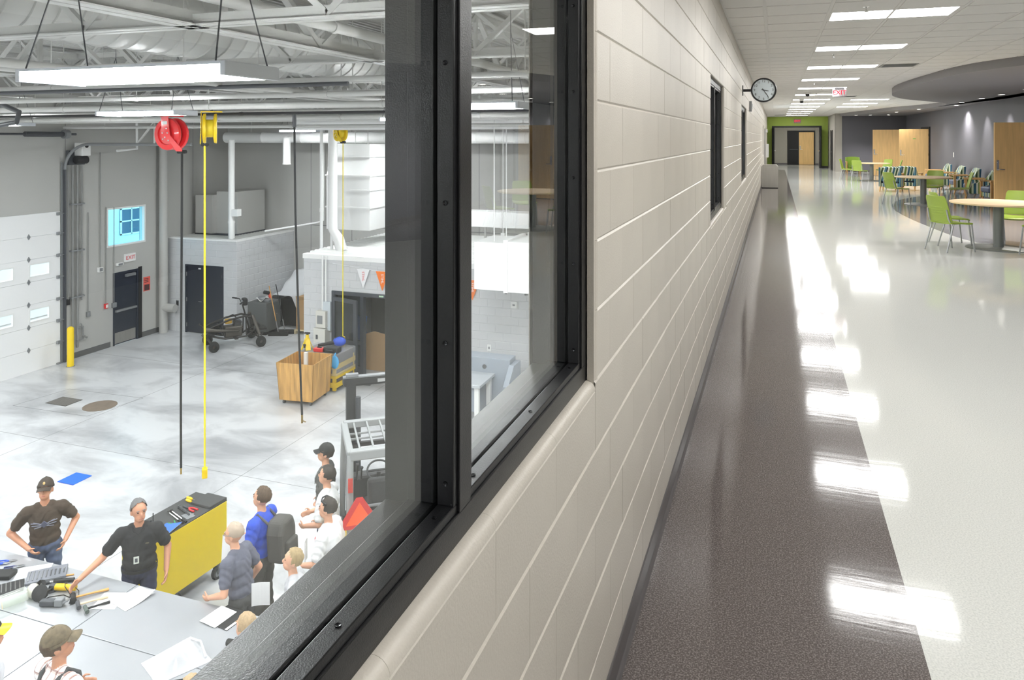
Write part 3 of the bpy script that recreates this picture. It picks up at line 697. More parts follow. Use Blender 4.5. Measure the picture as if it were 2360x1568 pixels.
struct('baseboard_shop', 'charcoal painted base band along the workshop walls', MB().box(XL, XL+.006, 15.2, 16.8, ZS, ZS+.16).box(XL, XL+.006, 17.9, 18.9, ZS, ZS+.16), BASED, 'baseboard')
# ---------------------------------------------------------------- block rooms
def sblock(w, h):
    g, cv, c, dp = .0005, .004, .012, .007
    y0, y1, z0, z1 = g, w-g, g, h-g
    vs = [(-dp,y0,z0),(-dp,y1,z0),(-dp,y1,z1),(-dp,y0,z1),(0,y0+cv,z0+c),(0,y1-cv,z0+c),(0,y1-cv,z1-c),(0,y0+cv,z1-c)]
    return MB().add(vs, [(4,5,6,7),(0,1,5,4),(1,2,6,5),(2,3,7,6),(3,0,4,7)])
_sb = {}
def block_face(parent, origin, rz, L, Hh, mtl, hole=[]):
    """blocks over a face: along local +Y from origin, facing local +X"""
    nr = int(round(Hh/BH))
    for k in range(nr):
        z0, z1 = k*BH, min((k+1)*BH, Hh); x = -(BW/2 if k % 2 else 0)
        while x < L - .01:
            segs = [(max(x,0), min(x+BW, L))]
            for (a, b, c, d) in hole:
                if z1 > c+.02 and z0 < d-.02:
                    ns = []
                    for (p, q) in segs:
                        if q <= a or p >= b: ns.append((p, q))
                        else:
                            if p < a: ns.append((p, a))
                            if q > b: ns.append((b, q))
                    segs = ns
            for (p, q) in segs:
                if q - p < .03: continue
                key = (round(q-p,3), round(z1-z0,3))
                if key not in _sb: _sb[key] = mesh_of('block', sblock(*key))
                o = obj('block', _sb[key], mtl, parent); o.location = Vector(origin) + Rz(rz) @ Vector((0, p, z0)); o.rotation_euler = (0,0,rz)
            x += BW
RX0_, RX1_, RY0, RY1, RZT = XL, -15.7, 18.9, YK, -1.43
room1 = struct('wall_storage_room', 'grey concrete block storage room with a navy double door', MB().box(RX0_, -17.69, RY0+.007, RY0+.2, ZS, RZT-.02).box(-16.2, RX1_-.007, RY0+.007, RY0+.2, ZS, RZT-.02).box(-17.69, -16.2, RY0+.007, RY0+.2, -2.24, RZT-.02).box(RX1_-.2, RX1_-.007, RY0+.2, RY1, ZS, RZT-.02), BLKW, 'wall')
block_face(room1, (RX0_, RY0, ZS), -pi/2, RX1_-RX0_, RZT-.02-ZS, BLKW, [(.81, 2.30, 0, 2.16)])
block_face(room1, (RX1_, RY0, ZS), 0, RY1-RY0, RZT-.02-ZS, BLKW)
obj('parapet_cap', MB().box(RX0_, RX1_+.01, RY0-.01, RY0+.2, RZT-.02, RZT+.02).box(RX1_-.2, RX1_+.01, RY0+.2, RY1, RZT-.02, RZT+.02), WHITES, room1)
def corrugated(x0, x1, y0, y1, z, pitch=.15, depth=.04, along='y', t=.004):
    prof = []; x = x0
    while x < x1 - 1e-6:
        for (u, v) in ((0,0),(.38,0),(.5,1),(.88,1)): prof.append((min(x+u*pitch, x1), z+v*depth))
        x += pitch
    prof.append((x1, z)); n = len(prof); mb = MB(); vs = []
    for (a, b) in prof:
        if along == 'y': vs += [(a, y0, b), (a, y1, b)]
        else: vs += [(y0, a, b), (y1, a, b)]
    return mb.add(vs, [(2*i, 2*i+2, 2*i+3, 2*i+1) for i in range(n-1)])
DECKG = mat('deck_grey', (196,196,192), .5)
obj('deck_sheet', corrugated(RY0+.2, RY1, RX0_, RX1_-.2, RZT-.05, along='x'), DECKG, room1)
d = thing('storage_door', 'navy double door of the block storage room', 'door', (-17.69, RY0, ZS), kind='structure')
obj('leaf', MB().box(.05,.742,.02,.06,.01,2.1), NAVY, d, bevel=.003); obj('leaf', MB().box(.748,1.44,.02,.06,.01,2.1), NAVY, d, bevel=.003)
obj('frame', MB().box(0,.05,-.015,.1,0,2.16).box(1.44,1.49,-.015,.1,0,2.16).box(.05,1.44,-.015,.1,2.1,2.16), NAVY, d)
for x in (.05, 1.44):
    for z in (.25, 1.05, 1.85): obj('hinge', MB().cyl((x,-.0,z-.06),(x,-.0,z+.06),.014,n=8), MIDGREY, d)
obj('lever_handle', MB().tube([(.68,.02,1.02),(.68,-.04,1.02),(.56,-.045,1.02)], .013, 8), CHROME, d); obj('lock_cylinder', MB().cyl((.68,.02,1.16),(.68,0,1.16),.025,n=12), CHROME, d)
obj('sticker', MB().box(.5,.6,.016,.0195,2.02,2.06), WHITEP, d)
BX0, BX1, BY, BZT = -11.93, -1.0, 17.0, -1.35
OPX = (-11.05, -8.62)
room2 = struct('wall_tool_room', 'light grey concrete block tool room with a dark glazed entrance', MB().box(BX0, OPX[0], BY+.007, BY+.2, ZS, BZT-.1).box(OPX[1], BX1, BY+.007, BY+.2, ZS, BZT-.1).box(OPX[0], OPX[1], BY+.007, BY+.2, -2.26, BZT-.1).box(BX0, BX0+.2, BY+.2, YK, ZS, BZT-.1), BLKW, 'wall')
block_face(room2, (BX0, BY, ZS), -pi/2, 8.0, BZT-.1-ZS, BLKW, [(OPX[0]-BX0, OPX[1]-BX0, 0, 2.14)])
obj('fascia', MB().box(BX0-.02, BX1, BY-.02, BY+.2, BZT-.1, BZT+.02), WHITES, room2)
obj('deck_sheet', corrugated(BY+.2, YK, BX0, BX1, BZT, .2, .05, along='x'), WHITES, room2)
struct('wall_tool_room_inside', 'dark inside wall of the tool room', MB().box(OPX[0]-.8, OPX[1]+2.0, BY+3.2, BY+3.3, ZS, BZT-.15), mat('dim_grey', (110,108,104), .7), 'wall')
FRD = mat('slate_frame', (58,62,70), .4)
d = thing('tool_room_entrance', 'dark slate framed glazed entrance of the tool room', 'door frame', (OPX[0], BY, ZS), kind='structure')
for (x0, x1, z0, z1, n) in ((0,.1,0,2.14,'jamb'),(.86,.96,0,2.04,'mullion'),(2.33,2.43,0,2.14,'jamb'),(.1,2.33,2.04,2.14,'head'),(.1,.86,.78,.86,'rail'),(.1,.86,0,.2,'rail')):
    obj(n, MB().box(x0,x1,-.03,.12,z0,z1), FRD, d, bevel=.004)
DKGL = glass('tinted_glass', (190,200,205), 1.5)
obj('pane', MB().box(.1,.86,.03,.04,.86,2.04), DKGL, d); obj('pane', MB().box(.1,.86,.03,.04,.2,.78), DKGL, d); obj('sticker', MB().box(1.42,1.55,-.034,-.03,2.07,2.11), mat('pale_green', (190,220,190)), d)
d = thing('tool_room_door', 'dark slate framed door leaf standing ajar at the tool room', 'door', (OPX[0]+.05, BY-.05, ZS), radians(-17), kind='structure')
obj('stile', MB().box(0,.1,-.025,.025,.02,2.0), FRD, d, bevel=.004); obj('stile', MB().box(.82,.94,-.025,.025,.02,2.0), FRD, d, bevel=.004)
for z0, z1 in ((.02,.24),(.82,.94),(1.9,2.0)): obj('rail', MB().box(.1,.82,-.025,.025,z0,z1), FRD, d)
obj('pane', MB().box(.1,.82,-.004,.004,.24,.82), DKGL, d); obj('pane', MB().box(.1,.82,-.004,.004,.94,1.9), DKGL, d)
# things inside the tool room
TC = mat('tool_chest_black', (34,36,42), .4); CARD = mat('cardboard', (168,134,92), .8)
for i in range(4):
    q = thing('tool_chest', 'dark drawer tool chest inside the tool room, %s from the doorway' % words[i], 'tool chest', (-9.40, BY+.42+.67*i, ZS), 0, 'tool chests in the tool room')
    obj('body', MB().box(0,.6,0,.66,.12,1.05), TC, q, bevel=.01)
    for k in range(6): obj('drawer', MB().box(-.012,0,.02,.64,.16+.145*k,.29+.145*k), TC, q)
    for (x,y) in ((.08,.08),(.52,.08),(.08,.58),(.52,.58)): obj('caster', MB().cyl((x-.02,y,.06),(x+.02,y,.06),.06,n=10), RUBBER, q)
q = thing('cardboard_carton', 'brown carton on top of the first tool chest', 'box', (-9.4, BY+.55, ZS+1.05)); obj('body', MB().box(0,.42,0,.5,0,.34), CARD, q, bevel=.004); obj('tape', MB().box(.18,.24,-.001,.501,.34,.342), mat('tape_tan',(190,165,120)), q)
q = thing('roof_sheet_bundle', 'bundle of grey sheets lying across the tool chests', 'sheets', (-9.3, BY+1.4, ZS+1.06))
for k in range(5): obj('sheet', MB().obox((.25,.5,.03+.03*k),(.5+.05*k,1.2-.1*k,.012),Ry(.04*k-.08)), MIDGREY, q)
q = thing('cardboard_sheet', 'tan cardboard sheet leaning inside the glazed entrance', 'cardboard', (-10.46, BY+.45, ZS)); obj('panel', MB().prism([(0,0),(.95,0),(.9,.35),(.62,.95),(.3,1.0),(0,.9)], 0, .012, 'y').xf(Matrix.Rotation(radians(-12),4,'X')), CARD, q)
q = thing('push_broom', 'broom with wooden handle leaning by the glazed entrance', 'broom', (-10.75, BY+.22, ZS)); obj('handle', MB().cyl((0,.0,.06),(.12,.1,1.45),.014,n=8), mat('broom_wood',(200,140,80)), q); obj('head', MB().box(-.2,.2,-.03,.03,0,.07), RUBBER, q)
q = thing('blue_tarp_bundle', 'crumpled blue tarp hanging behind the sidelight', 'tarp', (-10.72, BY+.8, ZS+.7)); obj('cloth', MB().sheet(lambda u,v: (u*.5-.25, .05*sin(9*u+4*v), v*.6+.05*sin(7*u)), 12, 8, .006), mat('tarp_blue',(40,110,190),.5), q, smooth=60)
# ---------------------------------------------------------------- roll-up door
DOORW = mat('white_door_skin', (240,240,240), .45)
gd = thing('rollup_door', 'white sectional roll-up door with small windows', 'garage door', (XL+.03, GD[0], ZS), kind='structure')
nz = 7; sh = (GD[2]-ZS)/nz; DW = GD[1]-GD[0]
HINGE = mesh_of('hinge', MB().prism([(-.045,0),(0,-.075),(.045,0),(0,.075)], 0, .02, 'x').box(0,.035,-.012,.012,-.03,.03))
DGL = glass('frosted_door_pane', (255,255,255), 1.45, haze=.25)
for k in range(nz):
    z0, z1 = k*sh+.003, (k+1)*sh-.003; m = MB()
    wins = [(.36+1.01*j, .90+1.01*j) for j in range(4)] if k in (2, 4) else []
    y = 0
    for (a, b) in wins:
        m.box(-.05,0,y,a,z0,z1); m.box(-.05,0,a,b,z0,z0+.14); m.box(-.05,0,a,b,z1-.15,z1); y = b
    m.box(-.05,0,y,DW,z0,z1)
    s_ = obj('section', m, DOORW, gd)
    for (a, b) in wins:
        obj('pane', MB().box(-.03,-.02,a,b,z0+.14,z1-.15), DGL, s_)
        obj('window_frame', MB().box(0,.012,a-.03,b+.03,z0+.11,z0+.14).box(0,.012,a-.03,b+.03,z1-.15,z1-.12).box(0,.012,a-.03,a,z0+.14,z1-.15).box(0,.012,b,b+.03,z0+.14,z1-.15), WHITEP, s_)
for k in range(1, nz):
    for y in (.35, 1.35, 2.35, 3.35):
        h_ = obj('hinge', HINGE, MIDGREY, gd); h_.location = (0, y, k*sh)
for k in range(nz+1): obj('roller_bracket', MB().box(0,.06,DW-.12,DW-.02,min(k*sh,nz*sh-.06)-.04,min(k*sh,nz*sh-.06)+.04).cyl((.04,DW-.06,min(k*sh,nz*sh-.06)),(.04,DW+.08,min(k*sh,nz*sh-.06)),.012,n=8), MIDGREY, gd)
tr = thing('door_track', 'dark grey vertical door track curving back under the roof', 'track', (XL+.02, GD[1]+.08, ZS), kind='structure')
obj('vertical_rail', MB().box(0,.09,0,.05,0,5.3), DKGREY, tr, bevel=.004); obj('wall_angle', MB().box(0,.02,-.06,.0,0,5.5), MIDGREY, tr)
obj('curved_rail', MB().tube([(.05+.9*(1-cos(a)), .03, 5.3+.7*sin(a)) for a in [i*pi/2/10 for i in range(11)]] + [(4.4,.03,6.0)], .04, 8), MIDGREY, tr, smooth=50)
obj('brace', MB().bar((3.2,.03,6.0),(3.2,.03,6.6),.04,.04).bar((3.2,.03,6.6),(2.6,.03,6.0),.04,.04,(0,1,0)), STRW, tr)
op = thing('door_operator', 'white and black motor operator beside the roll-up door', 'motor', (XL+.02, 15.62, 1.32))
obj('cover', MB().box(.12,.42,-.14,.14,-.05,.32), WHITEP, op, bevel=.02); obj('motor', MB().cyl((.27,-.22,-.16),(.27,.12,-.16),.11,n=16), BLACKM, op, smooth=40); obj('bracket', MB().box(0,.12,-.3,.2,-.3,.1), DKGREY, op); obj('emblem', MB().lathe([(.001,0),(.06,0),(.06,.004),(.001,.004)],n=16,R=Ry(pi/2),c=(.42,0,.23)), BLACKM, op)
obj('torsion_shaft', MB().cyl((.14,-4.6,.55),(.14,-.1,.55),.03,n=10).cyl((.14,-1.6,.55),(.14,-.5,.55),.07,n=12), DKGREY, op)
obj('shaft_drum', MB().cyl((.15,-.5,.55),(.15,-.35,.55),.12,n=16), MIDGREY, op, smooth=40)
# bollard
q = thing('bollard', 'yellow steel bollard beside the roll-up door', 'bollard', (-17.95, 15.02, ZS)); obj('post', MB().lathe([(.001,0),(.085,0),(.085,1.0),(.075,1.04),(.04,1.07),(.001,1.075)], n=24), YELLOW, q, smooth=40); obj('base_ring', MB().lathe([(.085,0),(.11,0),(.1,.012),(.085,.012)],n=20,ring=True), MIDGREY, q)
# wall window with outside view
wn = thing('window_shop', 'square daylight window high in the workshop wall', 'window', (XL, 16.67, -1.46), kind='structure')
obj('frame', MB().box(-.16,.01,0,.05,0,1.16).box(-.16,.01,1.38,1.43,0,1.16).box(-.16,.01,.05,1.38,0,.05).box(-.16,.01,.05,1.38,1.11,1.16), WHITEP, wn)
obj('pane', MB().box(-.10,-.09,.05,1.38,.05,1.11), glass('blue_tinted_glass', (196,234,244), 1.5), wn)
ob = thing('neighbour_building', 'pale building with a gridded window outside the workshop window', 'building', (-24.0, 14, ZS))
obj('wall', MB().box(-.3,0,0,22,0,9), mat('pale_stucco', (225,232,232), .8), ob)
w2 = obj('window', MB().box(0,.03,8.26,9.25,2.43,3.39), mat('dark_blue_glazing', (40,84,110), .2), ob)
for (a,b,c,e_) in ((8.22,8.28,2.39,3.43),(8.73,8.77,2.39,3.43),(9.23,9.29,2.39,3.43)): obj('mullion', MB().box(.03,.06,a,b,c,e_), WHITEP, w2)
for z in (2.39,2.89,3.37): obj('mullion', MB().box(.03,.06,8.22,9.29,z,z+.05), WHITEP, w2)
struct('ground_outside', 'pale paved ground outside the workshop', MB().box(-45, XL-.25, -10, 45, ZS-.2, ZS-.05), mat('pale_paving', (200,200,195), .8), 'ground')
# exit door
d = thing('exit_door', 'navy steel exit door with kick plate under the daylight window', 'door', (XL, 16.89, ZS), kind='structure')
obj('leaf', MB().box(-.06,-.02,.05,.87,.01,2.10), NAVY, d, bevel=.003); obj('frame', MB().box(-.1,.02,0,.05,0,2.16).box(-.1,.02,.87,.92,0,2.16).box(-.1,.02,.05,.87,2.10,2.16), NAVY, d)
obj('kick_plate', MB().box(-.02,-.014,.08,.84,.04,.36), STEEL, d); obj('panic_bar', MB().box(-.02,.06,.08,.84,.98,1.04), MIDGREY, d, bevel=.006); obj('closer', MB().box(-.02,.05,.45,.8,1.98,2.05).bar((.03,.78,2.06),(.12,.4,2.08),.03,.012), MIDGREY, d)
obj('black_side_panel', MB().box(-.1,.02,.93,1.06,0,2.2), BLACKM, d)
e = thing('workshop_exit_sign', 'white exit sign with red letters above the navy exit door', 'sign', (XL, 17.47, -1.85)); obj('body', MB().box(0,.07,-.19,.19,-.12,.12), WHITEP, e, bevel=.006)
text_obj('lettering', 'EXIT', .17, RED, Matrix.Translation((.072,0,-.005)) @ Matrix.Rotation(pi/2,4,'Z') @ Matrix.Rotation(pi/2,4,'X'), e, .001)
# conduits and boxes
CND = mat('grey_conduit', (138,138,136), .4)
cw = thing('wall_conduits', 'row of grey vertical conduits on the wall beside the roll-up door', 'conduits', (XL, 15.5, ZS))
for (y, zb, r) in ((0,.35,.03),(.15,.3,.03),(.29,1.6,.022),(-.14,1.7,.015)):
    o = obj('conduit', MB().cyl((.06,y,zb),(.06,y,5.4),r,n=8), CND, cw, smooth=50)
for z in (1.7,3.0,4.3): obj('strut', MB().box(.0,.1,-.06,.36,z,z+.04), MIDGREY, cw)
obj('switch_box', MB().box(0,.08,-.19,-.09,1.55,1.7), BLACKM, cw)
pv = thing('pipe_valve', 'grey valve assembly low on the wall behind the bollard', 'valve', (XL, 15.72, ZS+.5)); obj('body', MB().tube([(.06,-.1,0),(.06,.1,0),(.06,.1,.35),(.06,-.05,.35)], .028, 8), CND, pv, smooth=50); obj('handwheel', MB().lathe([(.05,-.01),(.075,0),(.05,.01)],c=(.1,-.02,.4),n=16,R=Ry(pi/2),ring=True), CND, pv); obj('outlet', MB().cyl((.06,.1,.1),(.22,.1,.05),.03,n=10), CND, pv)
for (nm,y,z,sy,sz,m,l) in (('receptacle_box',16.02,1.15,.1,.14,MIDGREY,'small grey outlet box at the foot of a conduit'),('alarm_pull',16.62,1.25,.1,.14,RED,'red fire alarm pull beside the exit door'),('control_box',16.9,1.22,.14,.14,MIDGREY,'grey junction box beside the alarm pull'),('card_reader',16.42,2.35,.16,.14,WHITEP,'white detector box left of the exit door'),('emergency_light',17.1,2.4,.22,.08,WHITEP,'slim white emergency light above the exit door')):
    q = thing(nm, l, 'wall box', (XL, y, ZS+z)); obj('body', MB().box(0,.07,-sy/2,sy/2,-sz/2,sz/2), m, q, bevel=.006); obj('face', MB().box(.07,.078,-sy/3,sy/3,-sz/3,sz/3), WHITEP if m is RED else MIDGREY, q)
    if nm != 'emergency_light': obj('conduit', MB().cyl((.03,0,sz/2),(.03,0,2.9 if nm != 'card_reader' else 3.4),.012,n=6), CND, q)
q = thing('warning_poster', 'red and dark warning poster beside the exit door', 'poster', (XL, 18.15, ZS+1.62)); obj('sheet', MB().box(0,.006,-.13,.13,-.22,.22), mat('poster_red',(222,96,84),.6), q); obj('picture_panel', MB().box(.006,.008,-.1,.1,-.2,-.02), mat('poster_dark',(70,40,40),.6), q)
for k in range(3): obj('text_line', MB().box(.006,.008,-.1,.06,.05+.05*k,.07+.05*k), BLACKM, q)
dp = thing('rain_leader', 'fat grey downpipe with elbow beside the storage room', 'downpipe', (XL+.2, 18.62, ZS))
obj('pipe', MB().tube([(0,0,0),(0,0,5.9),(.1,.0,6.25),(.5,.0,6.5)], .13, 16), SHOPW, dp, smooth=40); obj('clean_out', MB().cyl((0,.0,.8),(.42,.05,.78),.13,n=16), SHOPW, dp, smooth=40); obj('coupling', MB().cyl((0,0,1.5),(0,0,1.62),.14,n=16), SHOPW, dp, smooth=40)
q = thing('wall_outlet', 'dark outlet on the storage room wall left of its door', 'outlet', (-18.0, RY0-.002, ZS+.9)); obj('plate', MB().box(-.05,.05,-.008,0,-.08,.08), DKGREY, q); obj('socket', MB().box(-.02,.02,-.012,-.008,-.05,-.01).box(-.02,.02,-.012,-.008,.01,.05), BLACKM, q)
# ================================================================ workshop roof, ducts, lamps, reels
deck = thing('roof_deck', 'white corrugated steel roof deck over the workshop', 'roof', (0,0,ZD), kind='structure')
x = XL
while x < XS2 - .01:
    x1 = min(x+.9, XS2); obj('deck_sheet', corrugated(x, x1, YN, YK, 0, .15, .05), STRW, deck); x = x1
struct('roof_cover', 'opaque roof above the steel deck', MB().box(XL-.25, XS2+.2, YN-.2, YK+.2, ZD+.12, ZD+.2), STRW, 'roof')
ZB, ZT = 2.60, 3.62
def truss(name, label, axis, c, lo, hi, pan, w, zb=ZB, zt=ZT):
    """parallel-chord truss; axis 'x' runs along X at Y = c, axis 'y' along Y at X = c"""
    t = thing(name, label, 'joist', (0,0,0), kind='structure')
    P = (lambda s, o, z: (s, c+o, z)) if axis == 'x' else (lambda s, o, z: (c+o, s, z))
    for zc, nm, sg in ((zb,'bottom_chord',1),(zt,'top_chord',-1)):
        m = MB()
        for o in (-1, 1):
            m.bar(P(lo, o*(w*.35+.012), zc), P(hi, o*(w*.35+.012), zc), w*.7, .012); m.bar(P(lo, o*.016, zc+sg*w*.45), P(hi, o*.016, zc+sg*w*.45), .010, w*.9)
        obj(nm, m, STRW, t)
    n = max(2, int(round((hi-lo)/pan))); st = (hi-lo)/n; up = (0,1,0) if axis == 'x' else (1,0,0)
    for i in range(n):
        a, m_, b = lo+i*st, lo+(i+.5)*st, lo+(i+1)*st
        obj('web', MB().bar(P(a,0,zb+.03), P(m_,0,zt-.03), .05, w*.55, up), STRW, t); obj('web', MB().bar(P(m_,0,zt-.03), P(b,0,zb+.03), .05, w*.55, up), STRW, t)
        if axis == 'y': obj('web_post', MB().bar(P(m_,0,zb+.03), P(m_,0,zt-.03), .05, .05, up), STRW, t)
for n, y in enumerate((1.8,4.45,7.1,9.75,12.4,15.05,17.7,20.35)):
    truss('roof_joist', 'white steel bar joist crossing the workshop roof, %s from the viewer' % words[n], 'x', y, XL, XS2, 2.1, .10)
for n, (x, z) in enumerate(((-4.1,0),(-9.4,.0),(-14.6,.0))):
    truss('roof_girder', 'white steel truss girder running down the workshop, %s from the windows' % words[n], 'y', x, YN, YK, 2.65, .13)
# spiral duct
prof = []; y = YN+.5
while y < YK-.6:
    prof += [(.42, y), (.42, y+.23), (.438, y+.235), (.438, y+.245), (.42, y+.25)]; y += .25
q = thing('spiral_duct', 'large white spiral duct running under the workshop roof', 'duct', (-6.45, 0, 3.13)); obj('barrel', MB().lathe(prof, n=28, R=Rx(-pi/2)), mat('spiral_duct_paint', (206,206,203), .45), q, smooth=30)
for yy in (3.2, 8.2, 13.6, 18.5): obj('hanger_band', MB().lathe([(.43,yy),(.445,yy),(.445,yy+.05),(.43,yy+.05)], n=28, R=Rx(-pi/2), ring=True), STRW, q)
def pipe_run(name, label, pts, r, m, cat='pipe', clamps=True, group=None):
    q = thing(name, label, cat, (0,0,0), 0, group); obj('run', MB().tube(pts, r, 12), m, q, smooth=50)
    P = [Vector(p) for p in pts]; k = 0
    for a, b in zip(P[:-1], P[1:]):
        L = (b-a).length
        if not clamps or L < 1.5: continue
        n = int(L/2.65)
        for i in range(n):
            c_ = a + (b-a)*((i+.5)/n); dd = (b-a).normalized()
            obj('coupling', MB().cyl(c_-dd*.03, c_+dd*.03, r*1.18, n=12), m, q, smooth=50)
            if abs(dd.z) < .1: obj('hanger_rod', MB().cyl(c_+Vector((0,0,r)), (c_.x,c_.y,ZD), .006, n=6), STRW, q)
    return q
g = 'white pipes under the workshop roof'
pipe_run('roof_pipe', 'thick white pipe on the first girder, running down the workshop', [(-3.86,YN,2.80),(-3.86,YK,2.80)], .055, STRW, group=g)
pipe_run('roof_pipe', 'white pipe running down the workshop beneath the spiral duct', [(-6.9,YN,2.46),(-6.9,YK,2.46)], .06, STRW, group=g)
pipe_run('roof_pipe', 'thin white pipe running down the workshop beside the spiral duct pipe', [(-5.6,YN,2.35),(-5.6,YK,2.35)], .035, STRW, group=g)
ws = ['first','second','third','fourth','fifth','sixth','seventh','eighth']
for n, (y, z, r) in enumerate(((6.5,2.36,.03),(7.75,2.30,.035),(8.35,2.34,.03),(9.1,2.24,.045),(10.9,2.22,.045),(12.7,2.18,.05),(14.2,2.18,.045),(15.2,2.05,.04))):
    pipe_run('cross_pipe', 'white pipe crossing the workshop under the joists, %s from the viewer' % ws[n], [(XL+.1,y,z),(XS2,y,z)], r, STRW, group='white cross pipes')
pipe_run('cable_duct', 'dark cable running along the nearest cross pipe', [(XL+.1,6.44,2.31),(-4.0,6.44,2.31)], .022, DKGREY, 'cable', False)
pipe_run('hose_rail', 'black rail carrying the hose reels', [(XL+.1,9.9,2.16),(-.8,9.9,2.16)], .022, BLACKM, 'rail')
def duct_x(name, label, x0, x1, y, z, r, ns=3):
    q = thing(name, label, 'duct', (0,y,z)); pr = []; xx = x0
    while xx < x1-.01:
        e = min(xx+1.5, x1); pr += [(r,xx),(r,e-.03),(r*1.03,e-.025),(r*1.03,e)]; xx = e
    obj('barrel', MB().lathe(pr, n=24, R=Ry(pi/2)), WHITES, q, smooth=50)
    for i in range(ns+1): obj('hanger_strap', MB().box(x0+1+(x1-x0-2)*i/ns-.015, x0+1+(x1-x0-2)*i/ns+.015, -.005, .005, r, ZD-z), STRW, q)
    return q
q = duct_x('round_duct', 'fat white round duct crossing in front of the back wall', -11.4, XS2, 16.0, 2.17, .205)
duct_x('round_duct', 'second white round duct, lower and nearer the back wall', -17.2, XS2, 20.2, 1.78, .175, 4)
q = thing('flat_duct', 'white rectangular duct lying above the tool room roof', 'duct', (-8.3,19.2,-.70)); obj('box', MB().box(0,7.3,0,.6,0,.42), WHITES, q, bevel=.006)
for x in (1.2,2.6,4.0,5.4): obj('seam', MB().box(x-.02,x+.02,-.012,.612,-.012,.432), WHITES, q)
for x in (.6,3.2,5.8): obj('support_leg', MB().box(x,x+.05,.25,.3,-.58,0), STRW, q)
# vertical duct with tapered neck over the tool room
q = thing('vertical_duct', 'bulky white vertical duct tapering at the top above the tool room', 'duct', (-11.35,18.4,0))
def loft(secs):
    m = MB(); vs = []
    for (x0,x1,y0,y1,z) in secs: vs += [(x0,y0,z),(x1,y0,z),(x1,y1,z),(x0,y1,z)]
    fs = [(3,2,1,0), tuple(range(4*len(secs)-4, 4*len(secs)))]
    for i in range(len(secs)-1):
        for k in range(4): fs.append((4*i+k, 4*i+(k+1) % 4, 4*i+4+(k+1) % 4, 4*i+4+k))
    return m.add(vs, fs)
obj('casing', loft([(-.8,.62,0,1.5,-.84),(-.8,.62,0,1.5,.72),(-.68,.56,.1,1.4,1.22),(-.68,.56,.1,1.4,1.60)]), WHITES, q, bevel=.01)
obj('collar', MB().box(-.74,.6,.04,1.46,1.22,1.28), WHITES, q)
for z in (-.2,.70): obj('seam_band', MB().box(-.83,.65,-.03,1.53,z-.02,z+.02), WHITES, q)
obj('seam_band', MB().box(.0,.65,-.03,1.53,.28,.31), WHITES, q)
for (x,y) in ((-.7,.1),(.5,.1),(.5,1.4),(-.7,1.4)): obj('hanger_rod', MB().cyl((x,y,1.6),(x,y,ZD),.012,n=6), STRW, q)
for (x,y,l,r) in ((-11.98,17.9,'outermost slim white pipe standing on the tool room roof edge',.045),(-11.55,17.75,'second slim white pipe standing on the tool room roof edge',.04)):
    q = thing('riser_pipe', l, 'pipe', (x,y,0), 0, 'slim risers at the tool room'); obj('run', MB().cyl((0,0,BZT if x>-11.8 else ZS+.1),(0,0,2.4),r,n=10), WHITES, q, smooth=50); obj('coupling', MB().cyl((0,0,-.3),(0,0,-.2),r*1.2,n=10), WHITES, q)
q = thing('flue_pipe', 'fat white flue with an offset foot rising from the tool room roof', 'pipe', (-11.42,17.6,0)); obj('run', MB().tube([(.22,.1,BZT+.055),(.16,.05,-1.0),(0,0,-.72),(0,0,2.1)], [.16,.15,.125,.125], 16), WHITES, q, smooth=50); obj('coupling', MB().cyl((0,0,.9),(0,0,.98),.135,n=16), WHITES, q, smooth=50)
q = thing('vent_stack', 'white vent stack rising from the storage room roof', 'pipe', (-16.4,19.5,0)); obj('run', MB().cyl((0,0,RZT-.05),(0,0,1.7),.10,n=16), WHITES, q, smooth=50); obj('damper_box', MB().box(.08,.3,-.1,.1,-.72,-.5), WHITES, q); obj('coupling', MB().cyl((0,0,-.95),(0,0,-.88),.112,n=16), WHITES, q, smooth=50)
q = thing('drop_pipe', 'short white pipe stub hanging from the lower round duct', 'pipe', (-14.6,19.9,0)); obj('run', MB().cyl((0,.3,1.75),(0,0,1.7),.12,n=14).cyl((0,0,.95),(0,0,1.75),.12,n=14), WHITES, q, smooth=50); obj('rim', MB().cyl((0,0,.93),(0,0,.97),.13,n=14), WHITES, q)
pipe_run('gas_pipe', 'thin white pipe dropping to the storage room roof', [(-14.3,21.5,3.3),(-14.3,21.5,-1.0),(-14.4,21.3,-1.05),(-15.6,20.1,-1.25)], .03, WHITES, clamps=False)
pipe_run('wall_stub_pipe', 'short white elbow pipe above the exit door', [(XL+.8,17.0,2.2),(XL+.8,17.0,1.45),(XL+.8,16.3,1.4)], .035, WHITES, clamps=False)
q = thing('roof_unit', 'grey sheet metal unit on the storage room roof', 'air handler', (-18.3,20.0,RZT)); obj('cabinet', MB().box(0,.7,0,1.6,0,1.3), SHOPW, q, bevel=.01); obj('cabinet', MB().box(.7,1.55,.2,1.6,0,1.42), SHOPW, q, bevel=.01); obj('skid', MB().box(-.02,1.57,0,1.6,-.02,.03), DKGREY, q)
q = thing('hanging_heater', 'big white duct box hung in front of the tool room wall', 'air handler', (-6.3,15.3,-1.58))
obj('casing', MB().box(0,.72,0,1.2,0,1.05), WHITES, q, bevel=.008); obj('casing', MB().box(.78,2.6,0,1.2,-.02,1.08), WHITES, q, bevel=.008); obj('flange', MB().box(.70,.80,-.03,1.23,-.03,1.12), WHITES, q)
obj('bracket_bolt', MB().cyl((.75,0,-.05),(.75,0,-.02),.03,n=8).cyl((1.2,.05,-.06),(1.2,.05,-.02),.04,n=8), DKGREY, q)
for (x,y) in ((.4,.2),(.4,1.0),(1.6,.2),(1.6,1.0)): obj('hanger_rod', MB().cyl((x,y,1.05),(x,y,ZD+1.58),.014,n=6), WHITES, q)
